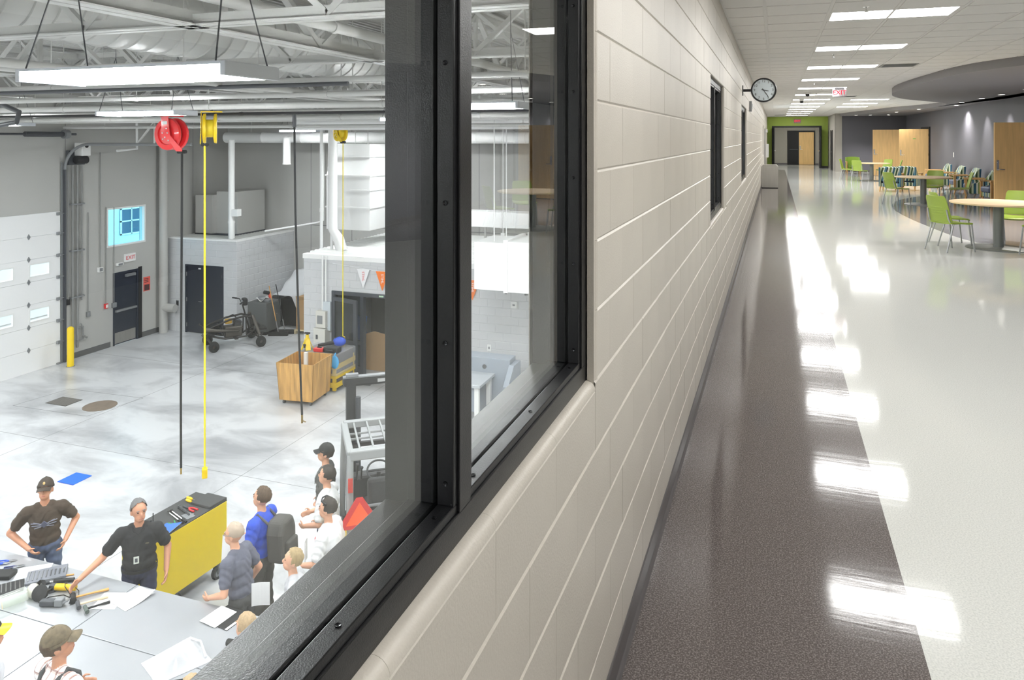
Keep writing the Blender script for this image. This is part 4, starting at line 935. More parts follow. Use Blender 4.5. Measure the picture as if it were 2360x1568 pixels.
for n, (u_, y) in enumerate(((-6.35,17.3),(-5.75,17.6),(-5.3,17.3))):
    q = thing('hanging_wire', 'thin white rod hanging in front of the tool room, %s of three' % words[n], 'rod', (u_,y,0), 0, 'thin hanging rods'); obj('rod', MB().cyl((0,0,-.6),(0,0,2.0),.011,n=6), WHITES, q); obj('end_box', MB().box(-.05,.05,-.03,.03,-.68,-.58), WHITES, q)
# ---------------------------------------------------------------- lamps
TUBE = emis('fluorescent_lamp', (250,252,255), SHOP_LAMP)
HOUS = mat('lamp_housing', (214,218,224), .45)
def make_lamp(label, loc):
    t = thing('high_bay_light', label, 'light', loc, 0, 'high bay fluorescent lights')
    obj('housing', MB().box(-.61,.61,-.19,.19,.048,.062), HOUS, t); obj('end_cap', MB().box(-.64,-.61,-.19,.19,-.002,.062), HOUS, t, bevel=.003); obj('end_cap', MB().box(.61,.64,-.19,.19,-.002,.062), HOUS, t, bevel=.003)
    obj('lamp_lens', MB().add([(x,y,z) for z in (.004,.047) for (x,y) in ((-.605,-.185),(.605,-.185),(.605,.185),(-.605,.185))],[(3,2,1,0),(0,1,5,4),(2,3,7,6)]), TUBE, t)
    for sx in (-1, 1): obj('hanger_wire', MB().tube([(sx*.58,-.18,.06),(sx*.5,0,.75)], .004, 4).tube([(sx*.58,.18,.06),(sx*.5,0,.75)], .004, 4).tube([(sx*.5,0,.75),(sx*.5,0,ZD-loc[2]+.1)], .004, 4), DKGREY, t)
    return t
LM = make_lamp('large glowing high bay light close under the joists near the window', (-2.92,2.86,2.05))
for l, p in (('high bay light seen beside the black mullion through the second pane', (-2.9,6.75,2.05)), ('high bay light glowing above the red hose reel', (-7.5,7.35,2.05)), ('faint high bay light far off above the roll-up door', (-14.2,10.4,2.0)), ('distant high bay light near the back wall duct', (-13.0,18.4,1.95))): dup(LM, l, p)
for p in ((-2.9,-1.2),(-7.6,-1.2),(-12.4,-1.2),(-17,-1.2),(-7.6,2.93),(-12.4,2.93),(-17,2.93),(-12.4,6.7),(-17,6.7),(-2.3,10.2),(-5.5,11.0),(-9.0,18.0),(-3.0,13.4)):  # extra lamps added where they stay hidden, to fill the workshop with light
    dup(LM, 'added high bay light, unseen fill for the workshop', (p[0],p[1],2.05), 0)
# ---------------------------------------------------------------- hose and cord reels
def make_reel(label, loc, rz, m, r, hose_m, hose_r, drop, end, wob):
    t = thing('hose_reel', label, 'reel', loc, rz)
    Rr = Rx(pi/2)
    for y, nm in ((-.11,'flange'),(.05,'flange')):
        obj(nm, MB().lathe([(.05,y),(r*.62,y),(r*.66,y-.025),(r*.96,y-.012),(r,y+.01),(r,y+.03),(r*.66,y+.02),(.05,y+.02)], n=36, R=Rr, ring=True), m, t, smooth=40)
    obj('drum', MB().lathe([(.01,-.1),(r*.6,-.1),(r*.6,.06),(.01,.06)], n=24, R=Rr), hose_m, t, smooth=40)
    poly = [(-.06,r*1.12),(.08,r*1.12),(.08,-r*.2),(.02,-r*.36),(-.1,-r*.5),(-.22,-r*1.05),(-.34,-r*1.05),(-.34,-r*.9),(-.1,-.02)]
    a = obj('arm_plate', MB().prism(poly, .145, .155, 'y'), m, t, bevel=.003)
    for (x,z) in ((-.03,.09),(.05,.02),(-.05,.02),(0,-.05),(.04,-.08),(-.07,-.1)): obj('bolt', MB().cyl((x,.155,z),(x,.165,z),.012,n=8), WHITEP, a)
    obj('mount_bracket', MB().box(-.08,.1,-.16,.155,r*1.08,r*1.16), m, t)
    obj('label_plate', MB().box(-.04,.05,.155,.158,r*.6,r*.8), WHITEP, a)
    ox = -.28; obj('outlet_roller', MB().cyl((ox-.05,.06,-r*1.08),(ox+.05,.06,-r*1.08),.03,n=10).cyl((ox-.05,.12,-r*1.08),(ox+.05,.12,-r*1.08),.03,n=10), RUBBER, t)
    P = [(ox + wob*sin(2.5*s)*s, .09, -r*1.05 - (drop-r*1.05)*s) for s in [i/14 for i in range(15)]]
    obj('hose', MB().tube(P, hose_r, 8), hose_m, t, smooth=60)
    e = Vector(P[-1])
    if end == 'box': obj('outlet_box', MB().box(e.x-.055,e.x+.055,e.y-.04,e.y+.04,e.z-.15,e.z), YELLOW, t, bevel=.012); obj('socket', MB().cyl((e.x,e.y+.038,e.z-.045),(e.x,e.y+.043,e.z-.045),.024,n=12).cyl((e.x,e.y+.038,e.z-.105),(e.x,e.y+.043,e.z-.105),.024,n=12), RUBBER, t)
    else: obj('coupler', MB().cyl(e, e-Vector((0,0,.1)), .014, n=8), mat('brass', (180,150,80), .3, metal=1), t)
    obj('rail_clamp', MB().cyl((0,0,r*1.16),(0,0,2.16-loc[2] if 2.16-loc[2] > r*1.16 else r*1.3),.02,n=8), DKGREY, t)
    return t
RED2 = mat('reel_red', (226,38,44), .3, coat=.5); YEL2 = mat('cord_yellow', (244,222,40), .5)
make_reel('red hose reel with a black hose hanging from the roof rail', (-9.25,9.6,1.83), pi, RED2, .262, RUBBER, .018, 5.35, 'coupler', .03)
make_reel('yellow cord reel beside the red one, with a long yellow cord', (-8.42,9.55,1.92), pi+radians(-50), YELLOW, .235, YEL2, .014, 5.25, 'box', .02)
make_reel('far yellow cord reel hanging before the tool room', (-10.62,16.75,1.90), pi+radians(-30), YELLOW, .22, YEL2, .012, 5.2, 'box', .01)
q = thing('air_hose', 'black air hose hanging straight down from the rail', 'hose', (-7.12,9.9,2.08)); obj('hose', MB().tube([(0,0,-.1),(.02,0,-1.5),(.07,.02,-3.4),(.12,.03,-4.65)], .017, 8), RUBBER, q, smooth=60); obj('fitting', MB().cyl((0,0,.05),(0,0,-.14),.032,n=10), DKGREY, q); obj('valve_handle', MB().cyl((.12,.03,-4.65),(.12,.03,-4.78),.015,n=8).bar((.12,.03,-4.74),(.24,-.05,-4.72),.02,.01), mat('brass'), q)
pipe_run('cable_loop', 'thick grey cable loop at the roof edge of the picture', [(-11.9,8.2,2.25),(-10.9,8.0,2.26),(-10.45,7.9,2.15),(-10.5,7.9,2.0),(-11.2,8.0,1.93),(-12.2,8.2,1.98)], .035, DKGREY, 'cable', False)
# ================================================================ workshop things
TOPS = mat('satin_steel_top', (180,182,186), .34, metal=.35, var=.05, vscale=1.2)
ZT_ = ZS + .9
for n, (x0, x1, y0, y1, l) in enumerate(((-9.54,-7.105,5.955,6.82,'grey steel workbench carrying the hand tools'),(-7.095,-4.95,5.955,6.82,'grey steel workbench carrying the loose papers'),(-9.54,-7.105,5.08,5.945,'grey steel workbench behind the capped man in plaid'),(-7.095,-4.95,5.08,5.945,'grey steel workbench under the clear plastic bag'))):
    t = thing('workbench', l, 'table', (x0,y0,ZS), 0, 'steel workbenches pushed together'); W_, D_ = x1-x0, y1-y0
    obj('top', MB().box(0,W_,0,D_,.86,.9), TOPS, t, bevel=.004); obj('apron', MB().box(.06,W_-.06,.06,.09,.76,.86).box(.06,W_-.06,D_-.09,D_-.06,.76,.86), DKGREY, t); obj('shelf', MB().box(.06,W_-.06,.08,D_-.08,.2,.23), DKGREY, t)
    for (x,y) in ((.05,.05),(W_-.1,.05),(.05,D_-.1),(W_-.1,D_-.1)): obj('leg', MB().box(x,x+.05,y,y+.05,0,.86), DKGREY, t)
def put(name, label, cat, u, v, rz=0, z=None, group=None):
    p = at_z(u, v, ZT_ if z is None else z); return thing(name, label, cat, (p.x, p.y, p.z + .0005), rz, group)
HANDLE = mat('blue_grip', (40,80,190), .45); TSTEEL = mat('tool_steel', (150,152,155), .3, metal=.8); HICK = mat('hickory', (214,160,90), .5); PALEW = mat('pale_wood', (228,205,170), .5); TRAY = mat('tray_grey', (120,122,130), .5); YTOOL = mat('tool_yellow', (245,200,30), .4)
# papers
def paper(label, u, v, rz, w=.216, l=.28, curl=.02, z=None, n=1):
    p = put('paper_sheet', label, 'paper', u, v, rz, z, 'loose white papers')
    for k in range(n): obj('sheet', MB().sheet(lambda a, b: ((a-.5)*w+.012*k, (b-.5)*l, .003+.0025*k+curl*(a*b)**3*(1 if k else .3)+.002*sin(5*a)), 8, 8, .0012), PAPER, p, smooth=60)
    return p
paper('white paper on the bench beside the wrench tray', 78, 1317, radians(-52), .24, .36)
paper('white papers lying across the bench joint, outer sheet', 252, 1386, radians(20), .27, .30, .01)
paper('curled white papers stacked at the bench edge', 305, 1380, radians(-12), .28, .36, .06, None, 3)
paper('white paper on the black folder at the bench end', 503, 1422, radians(-8), .24, .3, .01, ZT_+.012)
q = put('folder', 'black folder with pale edge under a white paper', 'folder', 524, 1425, radians(-8)); obj('cover', MB().box(-.17,.17,-.16,.16,0,.008), BLACKM, q, bevel=.002); obj('edge', MB().box(.14,.17,-.16,.16,.008,.012), WHITEP, q)
q = put('black_case', 'dark tablet case at the lower picture edge', 'case', 402, 1572, radians(35), ZT_+.15); obj('case', MB().box(-.11,.11,-.15,.15,-.15,-.13).obox((0,.02,-.06),(.2,.012,.18),Rx(.4)), BLACKM, q, bevel=.004); obj('rim', MB().box(-.112,.112,-.152,-.146,-.15,-.126), DKGREY, q)
q = put('plastic_bag', 'crumpled clear plastic bag lying on the bench', 'bag', 405, 1525, radians(-25))
obj('film', MB().sheet(lambda a, b: ((a-.5)*.42*(1+.25*b), (b-.5)*.52, .006+.10*sin(pi*a)*sin(pi*b)*(.8+.4*sin(9*a+5*b))), 18, 18, .001), glass('clear_film', (250,250,252), 1.3, .1, .35), q, smooth=60); obj('bag_fold', MB().tube([(-.2,.24,.02),(-.02,.26,.07),(.2,.22,.03)], .012, 8), glass('clear_film'), q, smooth=50)
q = put('cord_plug', 'black power plug ends poking out by the window sill', 'plug', 532, 1492); obj('plug', MB().cyl((-.04,0,.04),(.05,.0,.05),.035,n=12), RUBBER, q); obj('plug', MB().cyl((.03,.04,.05),(.1,.08,.08),.03,n=12), RUBBER, q)
# sockets and wrenches trays
q = put('wrench_tray', 'grey moulded tray holding a row of steel wrenches', 'tool tray', 108, 1328, radians(-45)); obj('tray', MB().box(-.14,.14,-.21,.21,0,.03), TRAY, q, bevel=.006)
for i in range(9): obj('wrench', MB().bar((-.10+.008*i,-.18+.045*i,.034),(.11-.006*i,-.18+.045*i,.034),.012,.006).ell((-.10+.008*i,-.18+.045*i,.034),(.013,.013,.005),8,4), TSTEEL, q)
q = put('socket_tray', 'black tray holding a fan of chrome wrenches at the bench edge', 'tool tray', 8, 1362, radians(-40)); obj('tray', MB().box(-.12,.12,-.2,.2,0,.025), BLACKM, q, bevel=.006)
for i in range(8): obj('wrench', MB().bar((-.10,-.16+.045*i,.03),(.10,-.15+.045*i,.03),.012,.006), CHROME, q)
q = put('tool_case', 'dark open tool case left of the wrench tray', 'case', 6, 1330, radians(20)); obj('case', MB().box(-.13,.13,-.08,.08,0,.05), BLACKM, q, bevel=.008); obj('latch', MB().box(-.02,.02,-.085,-.08,.015,.035), MIDGREY, q)
def pliers(label, u, v, rz, grip, L=.24):
    q = put('pliers', label, 'pliers', u, v, rz, None, 'pliers on the bench')
    for s in (-1, 1):
        obj('grip', MB().tube([(0,0,.015),(s*.022,-.05,.015),(s*.026,-.12,.015),(s*.018,-L*.62,.015)], .009, 8), grip, q, smooth=50)
        obj('jaw', MB().tube([(0,0,.015),(s*.008,.03,.015),(s*.002,L*.36,.015)], [.011,.009,.003], 6), TSTEEL, q, smooth=50)
    return q
pliers('blue handled pliers at the picture edge of the bench', 8, 1302, radians(-60), HANDLE); pliers('blue handled pliers lying nearest the brown shirted man', 22, 1296, radians(-58), HANDLE); pliers('long nosed pliers crossing the blue pliers', 30, 1312, radians(-35), BLACKM, .3); pliers('dark blue pliers by the paper on the bench', 40, 1309, radians(-52), mat('navy_grip',(50,60,110),.5))
q = put('face_shield', 'clear face shield visor with dark crown on the bench', 'face shield', 42, 1388, radians(-25))
obj('visor', MB().sheet(lambda a, b: (.12*cos(pi*(a*.9+.05)), -.05+.25*(b-.5)-.0*a, .03+.10*sin(pi*(a*.9+.05))), 16, 6, .002), glass('visor_film', (240,244,236), 1.4, 0, .18), q, smooth=60)
obj('visor_rim', MB().tube([(.122*cos(pi*(a*.9+.05)), -.175, .03+.102*sin(pi*(a*.9+.05))) for a in [i/12 for i in range(13)]], .004, 6), PALEW, q); obj('crown', MB().ell((.0,.15,.06),(.10,.07,.075)), mat('shield_crown',(206,204,190),.5), q, smooth=1); obj('head_band', MB().lathe([(.075,-.02),(.085,-.02),(.085,.02),(.075,.02)],c=(.05,.2,.09),n=20,R=Rx(1.1),ring=True), BLACKM, q)
q = put('sanding_disc', 'round black sanding disc pad leaning by the visor', 'disc', 92, 1384, 0); obj('disc', MB().lathe([(.001,0),(.085,0),(.085,.012),(.03,.02),(.001,.02)],c=(0,0,.082),n=28,R=Rx(.95)@Ry(.3)), BLACKM, q); obj('pad', MB().cyl((0,.02,.055),(0,.07,.03),.04,n=14), RUBBER, q)
q = put('angle_grinder', 'yellow angle grinder with coiled cord', 'grinder', 148, 1363, radians(-75))
obj('body', MB().tube([(0,-.10,.045),(0,-.02,.045),(0,.06,.045),(0,.14,.045)], [.036,.038,.032,.034], 14), YTOOL, q, smooth=50); obj('gear_head', MB().box(-.035,.035,-.17,-.10,.015,.075), DKGREY, q, bevel=.012); obj('guard', MB().lathe([(.001,0),(.062,0),(.062,.02),(.001,.02)],c=(0,-.15,.0),n=20), DKGREY, q); obj('cord', MB().tube([(0,.14,.045),(.03,.2,.03),(.09,.24,.01),(.12,.18,.01),(.06,.05,.09),(-.02,.0,.09),(-.05,.04,.02)], .005, 6), RUBBER, q, smooth=60); obj('side_handle', MB().cyl((.035,-.13,.045),(.13,-.15,.05),.015,n=10), BLACKM, q)
q = put('belt_grinder', 'dark corded grinder with a pale motor end', 'grinder', 118, 1398, radians(-70)); obj('body', MB().box(-.035,.035,-.12,.05,.01,.075), DKGREY, q, bevel=.014); obj('motor', MB().box(-.04,.04,.05,.14,.01,.09), MIDGREY, q, bevel=.012); obj('guard', MB().obox((0,.17,.06),(.06,.07,.012),Rx(.4)), MIDGREY, q); obj('cord', MB().tube([(0,-.12,.04),(-.06,-.18,.006),(-.16,-.12,.006),(-.2,.02,.006),(-.13,.16,.006),(-.02,.19,.02)], .005, 6), RUBBER, q, smooth=60)
q = put('die_grinder', 'slim black pneumatic grinder lying on the bench', 'grinder', 150, 1343, radians(-62)); obj('body', MB().cyl((0,-.12,.025),(0,.1,.025),.024,n=12), BLACKM, q, smooth=50); obj('collet', MB().cyl((0,-.12,.025),(0,-.19,.025),.018,n=10), CHROME, q, smooth=50); obj('inlet', MB().cyl((0,.1,.025),(0,.15,.025),.01,n=8), TSTEEL, q)
q = put('impact_ratchet', 'chrome and black air ratchet beside the wrench tray', 'ratchet', 113, 1346, radians(-40)); obj('body', MB().cyl((0,-.06,.025),(0,.12,.025),.022,n=12), DKGREY, q, smooth=50); obj('head', MB().lathe([(.001,0),(.028,0),(.028,.035),(.001,.035)],c=(0,-.1,0.005),n=14), CHROME, q); obj('neck', MB().cyl((0,-.1,.02),(0,-.05,.025),.014,n=8), CHROME, q)
for (u,v,a,l) in ((128,1334,-45,'thin wooden handled file by the grinder'),(140,1331,-52,'thin steel punch by the black grinder')):
    q = put('hand_file', l, 'file', u, v, radians(a)); obj('blade', MB().bar((0,-.1,.008),(0,.05,.008),.01,.006), TSTEEL, q); obj('handle', MB().cyl((0,.05,.01),(0,.14,.01),.009,n=8), HICK, q)
def hammer(label, u, v, rz, hm, headm, L, hr=.022):
    q = put('hammer', label, 'hammer', u, v, rz, None, 'hammers on the bench'); obj('handle', MB().tube([(0,0,.037),(0,L*.5,.03),(0,L,.02)], [.012,.011,.016], 8), hm, q, smooth=50); obj('head', MB().cyl((-.06,0,.037),(.06,0,.037),hr,n=12), headm, q, smooth=50); obj('striking_face', MB().cyl((.06,0,.037),(.075,0,.037),hr*1.12,n=12), headm, q, smooth=50)
hammer('long wooden handled sledge hammer with black head', 168, 1386, radians(-38), HICK, BLACKM, .36, .032); hammer('pale handled claw hammer beside the sledge', 180, 1402, radians(-34), PALEW, DKGREY, .30); hammer('small soft faced hammer with black handle', 198, 1412, radians(-30), BLACKM, mat('hammer_green',(86,96,90),.5), .24, .02)
# ---------------------------------------------------------------- yellow tool cart
ct = thing('tool_cart', 'tall yellow tool cart with a black top on wheels', 'cart', (-7.38,7.38,ZS), radians(-4))
CY = mat('cart_yellow', (232,204,30), .42)
obj('side_panel', MB().box(-.02,0,0,1.2,.24,1.05), CY, ct, bevel=.002); obj('side_panel', MB().box(-.60,-.58,0,1.2,.24,1.05), CY, ct, bevel=.002); obj('end_panel', MB().box(-.58,-.02,0,.02,.24,1.05), CY, ct); obj('end_panel', MB().box(-.58,-.02,1.18,1.2,.24,1.05), CY, ct)
obj('bottom', MB().box(-.58,-.02,.02,1.18,.24,.27), BLACKM, ct); obj('top_mat', MB().box(-.59,-.005,-.01,1.21,1.04,1.065), mat('rubber_mat',(62,62,62),.8), ct, bevel=.004); obj('tray_block', MB().box(-.36,-.005,.9,1.21,1.065,1.10), mat('rubber_mat'), ct, bevel=.008)
obj('push_handle', MB().tube([(-.5,1.2,.98),(-.5,1.29,1.0),(-.1,1.29,1.0),(-.1,1.2,.98)], .013, 8), BLACKM, ct, smooth=50)
TYRE = mat('cart_tyre', (40,40,40), .8)
for (x,y,r) in ((-.02,.3,.12),(-.58,.3,.12),(-.06,1.08,.09),(-.54,1.08,.09)):
    w_ = obj('wheel', MB().lathe([(r*.55,-.025),(r*.9,-.028),(r,-.012),(r,.012),(r*.9,.028),(r*.55,.025)],c=(x,y,r),n=24,R=Ry(pi/2),ring=True), TYRE, ct, smooth=40); obj('hub', MB().cyl((x-.02,y,r),(x+.02,y,r),r*.56,n=16), MIDGREY, w_, smooth=40); obj('fork', MB().box(x-.045,x-.035,y-.03,y+.03,r,.25).box(x+.035,x+.045,y-.03,y+.03,r,.25), DKGREY, ct)
ZCT = ZS + 1.067
def on_cart(name, label, cat, u, v, rz, dz=0): return put(name, label, cat, u, v, rz, ZCT+dz)
for (u,v,l) in ((438,1152,'yellow handled screwdriver farthest on the cart'),(436,1158,'yellow handled screwdriver nearest the red pliers'),):
    q = on_cart('screwdriver', l, 'screwdriver', u, v, radians(-100)); obj('handle', MB().tube([(0,-.06,.018),(0,0,.018),(0,.05,.018)],[.016,.02,.012],10), YTOOL, q, smooth=50); obj('shaft', MB().cyl((0,.05,.018),(0,.2,.01),.004,n=6), CHROME, q)
q = on_cart('red_pliers', 'red handled pliers on the cart', 'pliers', 436, 1174, radians(-100)); 
for s in (-1,1): obj('grip', MB().tube([(0,0,.015),(s*.03,.05,.015),(s*.03,.14,.015)], .012, 8), RED, q, smooth=50); obj('jaw', MB().tube([(0,0,.015),(s*.008,-.03,.015),(s*.002,-.12,.012)], .008, 6), DKGREY, q)
for (u,v,a,L,l) in ((405,1196,-112,.42,'long chrome breaker bar on the cart'),(412,1193,-112,.44,'long chrome torque wrench with black grip on the cart')):
    q = on_cart('long_wrench', l, 'wrench', u, v, radians(a)); obj('shaft', MB().cyl((0,-L/2,.012),(0,L/2,.012),.009,n=8), CHROME, q); obj('grip', MB().cyl((0,L/2-.12,.013),(0,L/2,.013),.014,n=10), BLACKM, q); obj('head', MB().cyl((0,-L/2,.0),(0,-L/2,.03),.02,n=10), CHROME, q)
q = on_cart('steel_plate', 'small grey steel plate on the cart top', 'plate', 434, 1190, radians(-20)); obj('plate', MB().box(-.08,.08,-.06,.06,0,.006), MIDGREY, q); obj('tab', MB().box(-.02,.02,.06,.075,0,.006), MIDGREY, q)
q = on_cart('socket_rail', 'rail of sockets on the cart top', 'sockets', 424, 1180, radians(-112)); obj('rail', MB().box(-.012,.012,-.16,.16,0,.008), BLACKM, q)
for i in range(9): obj('socket', MB().cyl((0,-.15+.036*i,.008),(0,-.15+.036*i,.035),.013,n=10), TSTEEL, q)
q = on_cart('tin_snips', 'green handled snips on the cart', 'snips', 404, 1212, radians(-110)); 
for s in (-1,1): obj('grip', MB().tube([(0,0,.012),(s*.02,-.05,.012),(s*.04,-.11,.012)], .008, 6), mat('snip_green',(60,150,80),.5), q, smooth=50); obj('blade', MB().tube([(0,0,.012),(s*.006,.08,.012)], .005, 6), CHROME, q)
q = on_cart('blue_manual', 'blue covered manual on the cart behind the instructor', 'manual', 386, 1222, radians(10)); obj('cover', MB().sheet(lambda a,b: ((a-.5)*.22,(b-.5)*.28,.012+.03*a*a), 6, 4, .004), mat('manual_blue',(60,110,200),.5), q); obj('pages', MB().sheet(lambda a,b: ((a-.5)*.215,(b-.5)*.275,.007+.028*a*a), 6, 4, .004), PAPER, q)
# ---------------------------------------------------------------- floor items
q = thing('floor_mat', 'bright blue mat lying on the concrete floor', 'mat', (-11.95,10.09,ZS), 0); obj('sheet', MB().box(-.19,.19,-.19,.19,.001,.012), mat('mat_blue',(28,104,224),.5), q, bevel=.003); obj('sheet_edge', MB().box(-.19,.19,-.2,-.19,.001,.008), mat('mat_blue_edge',(20,70,170),.5), q)
dp = thing('drain_apron', 'square concrete apron around the floor drain and manhole', 'floor drain', (0,0,ZS), kind='structure')
c4 = [(-16.57,12.38),(-14.39,12.45),(-14.14,13.76),(-16.36,13.66)]
for i in range(4): obj('apron_joint', MB().bar((*c4[i],.0005),(*c4[(i+1)%4],.0005),.012,.001), SEAM, dp)
gr = obj('drain_grate', MB().box(-16.02,-15.38,12.74,13.2,.0,.003), mat('grate_dark',(70,68,66),.7), dp)
for i in range(12): obj('grate_bar', MB().box(-16.0,-15.4,12.76+.036*i,12.778+.036*i,.003,.01), mat('grate_bar',(120,116,112),.6), gr)
obj('manhole_lid', MB().lathe([(.001,.0),(.36,.0),(.36,.006),(.001,.008)],c=(-14.66,13.03,0),n=40), mat('rusty_lid',(122,108,94),.7,var=.15,vscale=6), dp)
# plywood bin
PLY = mat('plywood', (200,154,88), .6, var=.42, vscale=3.2, stretch=(4,4,.3), detail=6)
pb = thing('plywood_bin', 'open plywood bin on casters in front of the tool room', 'bin', (-10.48,14.98,ZS), radians(6))
def slab(a, b, z0, z1, t, fl): pass
for (nm, P) in (('front_panel',[(-.42,-.42),(.42,-.42)]),('back_panel',[(.42,.42),(-.42,.42)]),('side_panel',[(.42,-.42),(.42,.42)]),('side_panel',[(-.42,.42),(-.42,-.42)])):
    (ax,ay),(bx,by) = P; f_ = 1.13; n_ = Vector((ay-by, bx-ax, 0)).normalized()*.018
    lo = [Vector((ax,ay,.11)),Vector((bx,by,.11))]; hi = [Vector((bx*f_,by*f_,.97)),Vector((ax*f_,ay*f_,.97))]; q4 = lo+hi
    obj(nm, MB().add([*q4, *[p+n_ for p in q4]], [(0,1,2,3),(7,6,5,4),(1,0,4,5),(2,1,5,6),(3,2,6,7),(0,3,7,4)]), PLY, pb)
obj('bottom', MB().box(-.42,.42,-.42,.42,.1,.12), PLY, pb)
for (x,y) in ((-.34,-.34),(.34,-.34),(.34,.34),(-.34,.34)): obj('caster', MB().cyl((x-.02,y,.045),(x+.02,y,.045),.045,n=12).box(x-.03,x+.03,y-.02,y+.02,.06,.1), DKGREY, pb)
obj('white_liner', MB().box(-.2,-.12,.3,.38,.3,1.0), WHITEP, pb)
# wrapped crate with yellow slats
wc = thing('slatted_crate', 'shrink wrapped crate with yellow slats behind the plywood bin', 'crate', (-10.55,16.0,ZS), 0)
obj('load', MB().box(-.52,.52,-.40,.40,.14,.9), mat('dark_load',(96,88,86),.7,var=.3,vscale=9), wc, bevel=.02)
SL = mat('slat_yellow',(216,182,40),.6)
for z in (.12,.34,.56): obj('slat', MB().box(.53,.55,-.44,.44,z,z+.12), SL, wc, bevel=.004); obj('slat', MB().box(-.53,.53,-.44,-.42,z,z+.12), SL, wc, bevel=.004)
for (x,y) in ((-.48,-.4),(.48,-.4),(.48,.4),(-.48,.4)): obj('post', MB().box(x-.04,x+.04,y-.03,y+.03,.05,.75), SL, wc)
for (x,y) in ((-.4,-.3),(.4,-.3),(.4,.3),(-.4,.3)): obj('caster', MB().cyl((x-.02,y,.05),(x+.02,y,.05),.05,n=12), DKGREY, wc)
obj('shrink_wrap', MB().box(-.56,.56,-.45,.45,.4,.93), glass('stretch_wrap', (242,242,246), 1.35, .12, .22), wc, bevel=.03)
ZW = ZS + .935
q = thing('jack_stand', 'yellow jack stand on top of the wrapped crate', 'jack stand', (-10.95,15.75,ZW)); 
for k in range(4):
    a = k*pi/2+pi/4; obj('leg', MB().bar((.14*cos(a),.14*sin(a),0),(.035*cos(a),.035*sin(a),.26),.12,.012,(cos(a),sin(a),.4)), YELLOW, q)
obj('collar', MB().cyl((0,0,.22),(0,0,.36),.04,n=14), YELLOW, q, smooth=40); obj('saddle', MB().box(-.07,.07,-.03,.03,.38,.41).cyl((0,0,.34),(0,0,.39),.025,n=10), BLACKM, q); obj('warning_plate', MB().box(-.04,.04,-.115,-.108,.06,.15), BLACKM, q)
q = thing('leaf_blower', 'blue and black blower lying on the wrapped crate', 'blower', (-10.38,16.18,ZW), radians(10)); obj('housing', MB().ell((.05,.05,.12),(.17,.13,.12)), mat('blower_blue',(44,84,200),.4), q, smooth=1); obj('nozzle', MB().cyl((-.05,.0,.1),(-.45,-.1,.04),.05,.035,n=14), BLACKM, q, smooth=40); obj('handle', MB().tube([(-.05,.0,.2),(.05,.05,.27),(.18,.08,.2)], .015, 8), BLACKM, q, smooth=50)
q = thing('tool_case', 'black tool case on the wrapped crate', 'case', (-10.22,15.74,ZW)); obj('case', MB().box(-.2,.2,-.11,.11,0,.13), BLACKM, q, bevel=.03); obj('handle', MB().tube([(-.08,-.13,.07),(-.08,-.17,.08),(.08,-.17,.08),(.08,-.13,.07)], .01, 8), DKGREY, q)
q = thing('red_toolbox', 'red tool box wedged beside the black case', 'case', (-10.55,15.68,ZW)); obj('case', MB().box(-.13,.13,-.08,.08,0,.09), RED, q, bevel=.015); obj('handle', MB().box(-.06,.06,-.01,.01,.09,.11), BLACKM, q)
q = thing('blue_bag', 'light blue bag stuffed at the crate corner', 'bag', (-10.13,15.67,ZS+.66)); obj('sack', MB().ell((.1,-.13,.1),(.12,.045,.16)), mat('bag_blue',(70,160,215),.5), q, smooth=1); obj('tie', MB().tube([(.1,-.13,.24),(.12,-.12,.32)], .02, 6), mat('bag_blue'), q)
q = thing('steel_channel', 'dark steel channel lying on the floor beside the crate', 'bar', (-9.72,16.35,ZS), radians(8)); obj('web', MB().box(-.2,.2,-.05,.05,0.001,.02), DKGREY, q); obj('flange', MB().box(-.2,.2,-.05,-.04,.02,.05), DKGREY, q)
# electrical panels
q = thing('breaker_panel', 'beige electrical panel with a meter box on the tool room wall', 'electrical panel', (-11.28,BY-.005,ZS)); EB = mat('panel_beige',(214,212,204),.5)
obj('meter_box', MB().box(-.14,.16,-.2,0,1.18,1.62), EB, q, bevel=.008); obj('panel', MB().box(-.2,.16,-.22,0,.35,1.16), EB, q, bevel=.008); obj('grille', MB().box(-.09,.07,-.205,-.2,1.28,1.5), MIDGREY, q); obj('latch', MB().box(-.12,-.06,-.226,-.22,.88,1.0), DKGREY, q); obj('back_box', MB().box(.02,.24,-.1,0,1.1,1.85), mat('panel_pale',(200,208,214),.5), q)
for (x,r) in ((-.02,.022),(.08,.018)): obj('conduit', MB().cyl((x,-.06,1.6),(x,-.06,3.05),r,n=8), WHITES, q)
for (nm,x,z,l,m) in (('thermostat',-5.95,2.14,'white thermostat box high on the tool room wall',WHITEP),('wall_switch',-6.6,1.04,'small white switch low on the tool room wall',WHITEP)):
    q = thing(nm, l, 'wall box', (x,BY-.001,ZS+z)); obj('plate', MB().box(-.08,.08,-.04,0,-.08,.08) if nm == 'thermostat' else MB().box(-.05,.05,-.01,0,-.08,.08), m, q, bevel=.006); obj('button', MB().box(-.03,.03,-.046,-.04,-.02,.02) if nm == 'thermostat' else MB().box(-.02,.02,-.014,-.01,-.03,.03), MIDGREY, q)
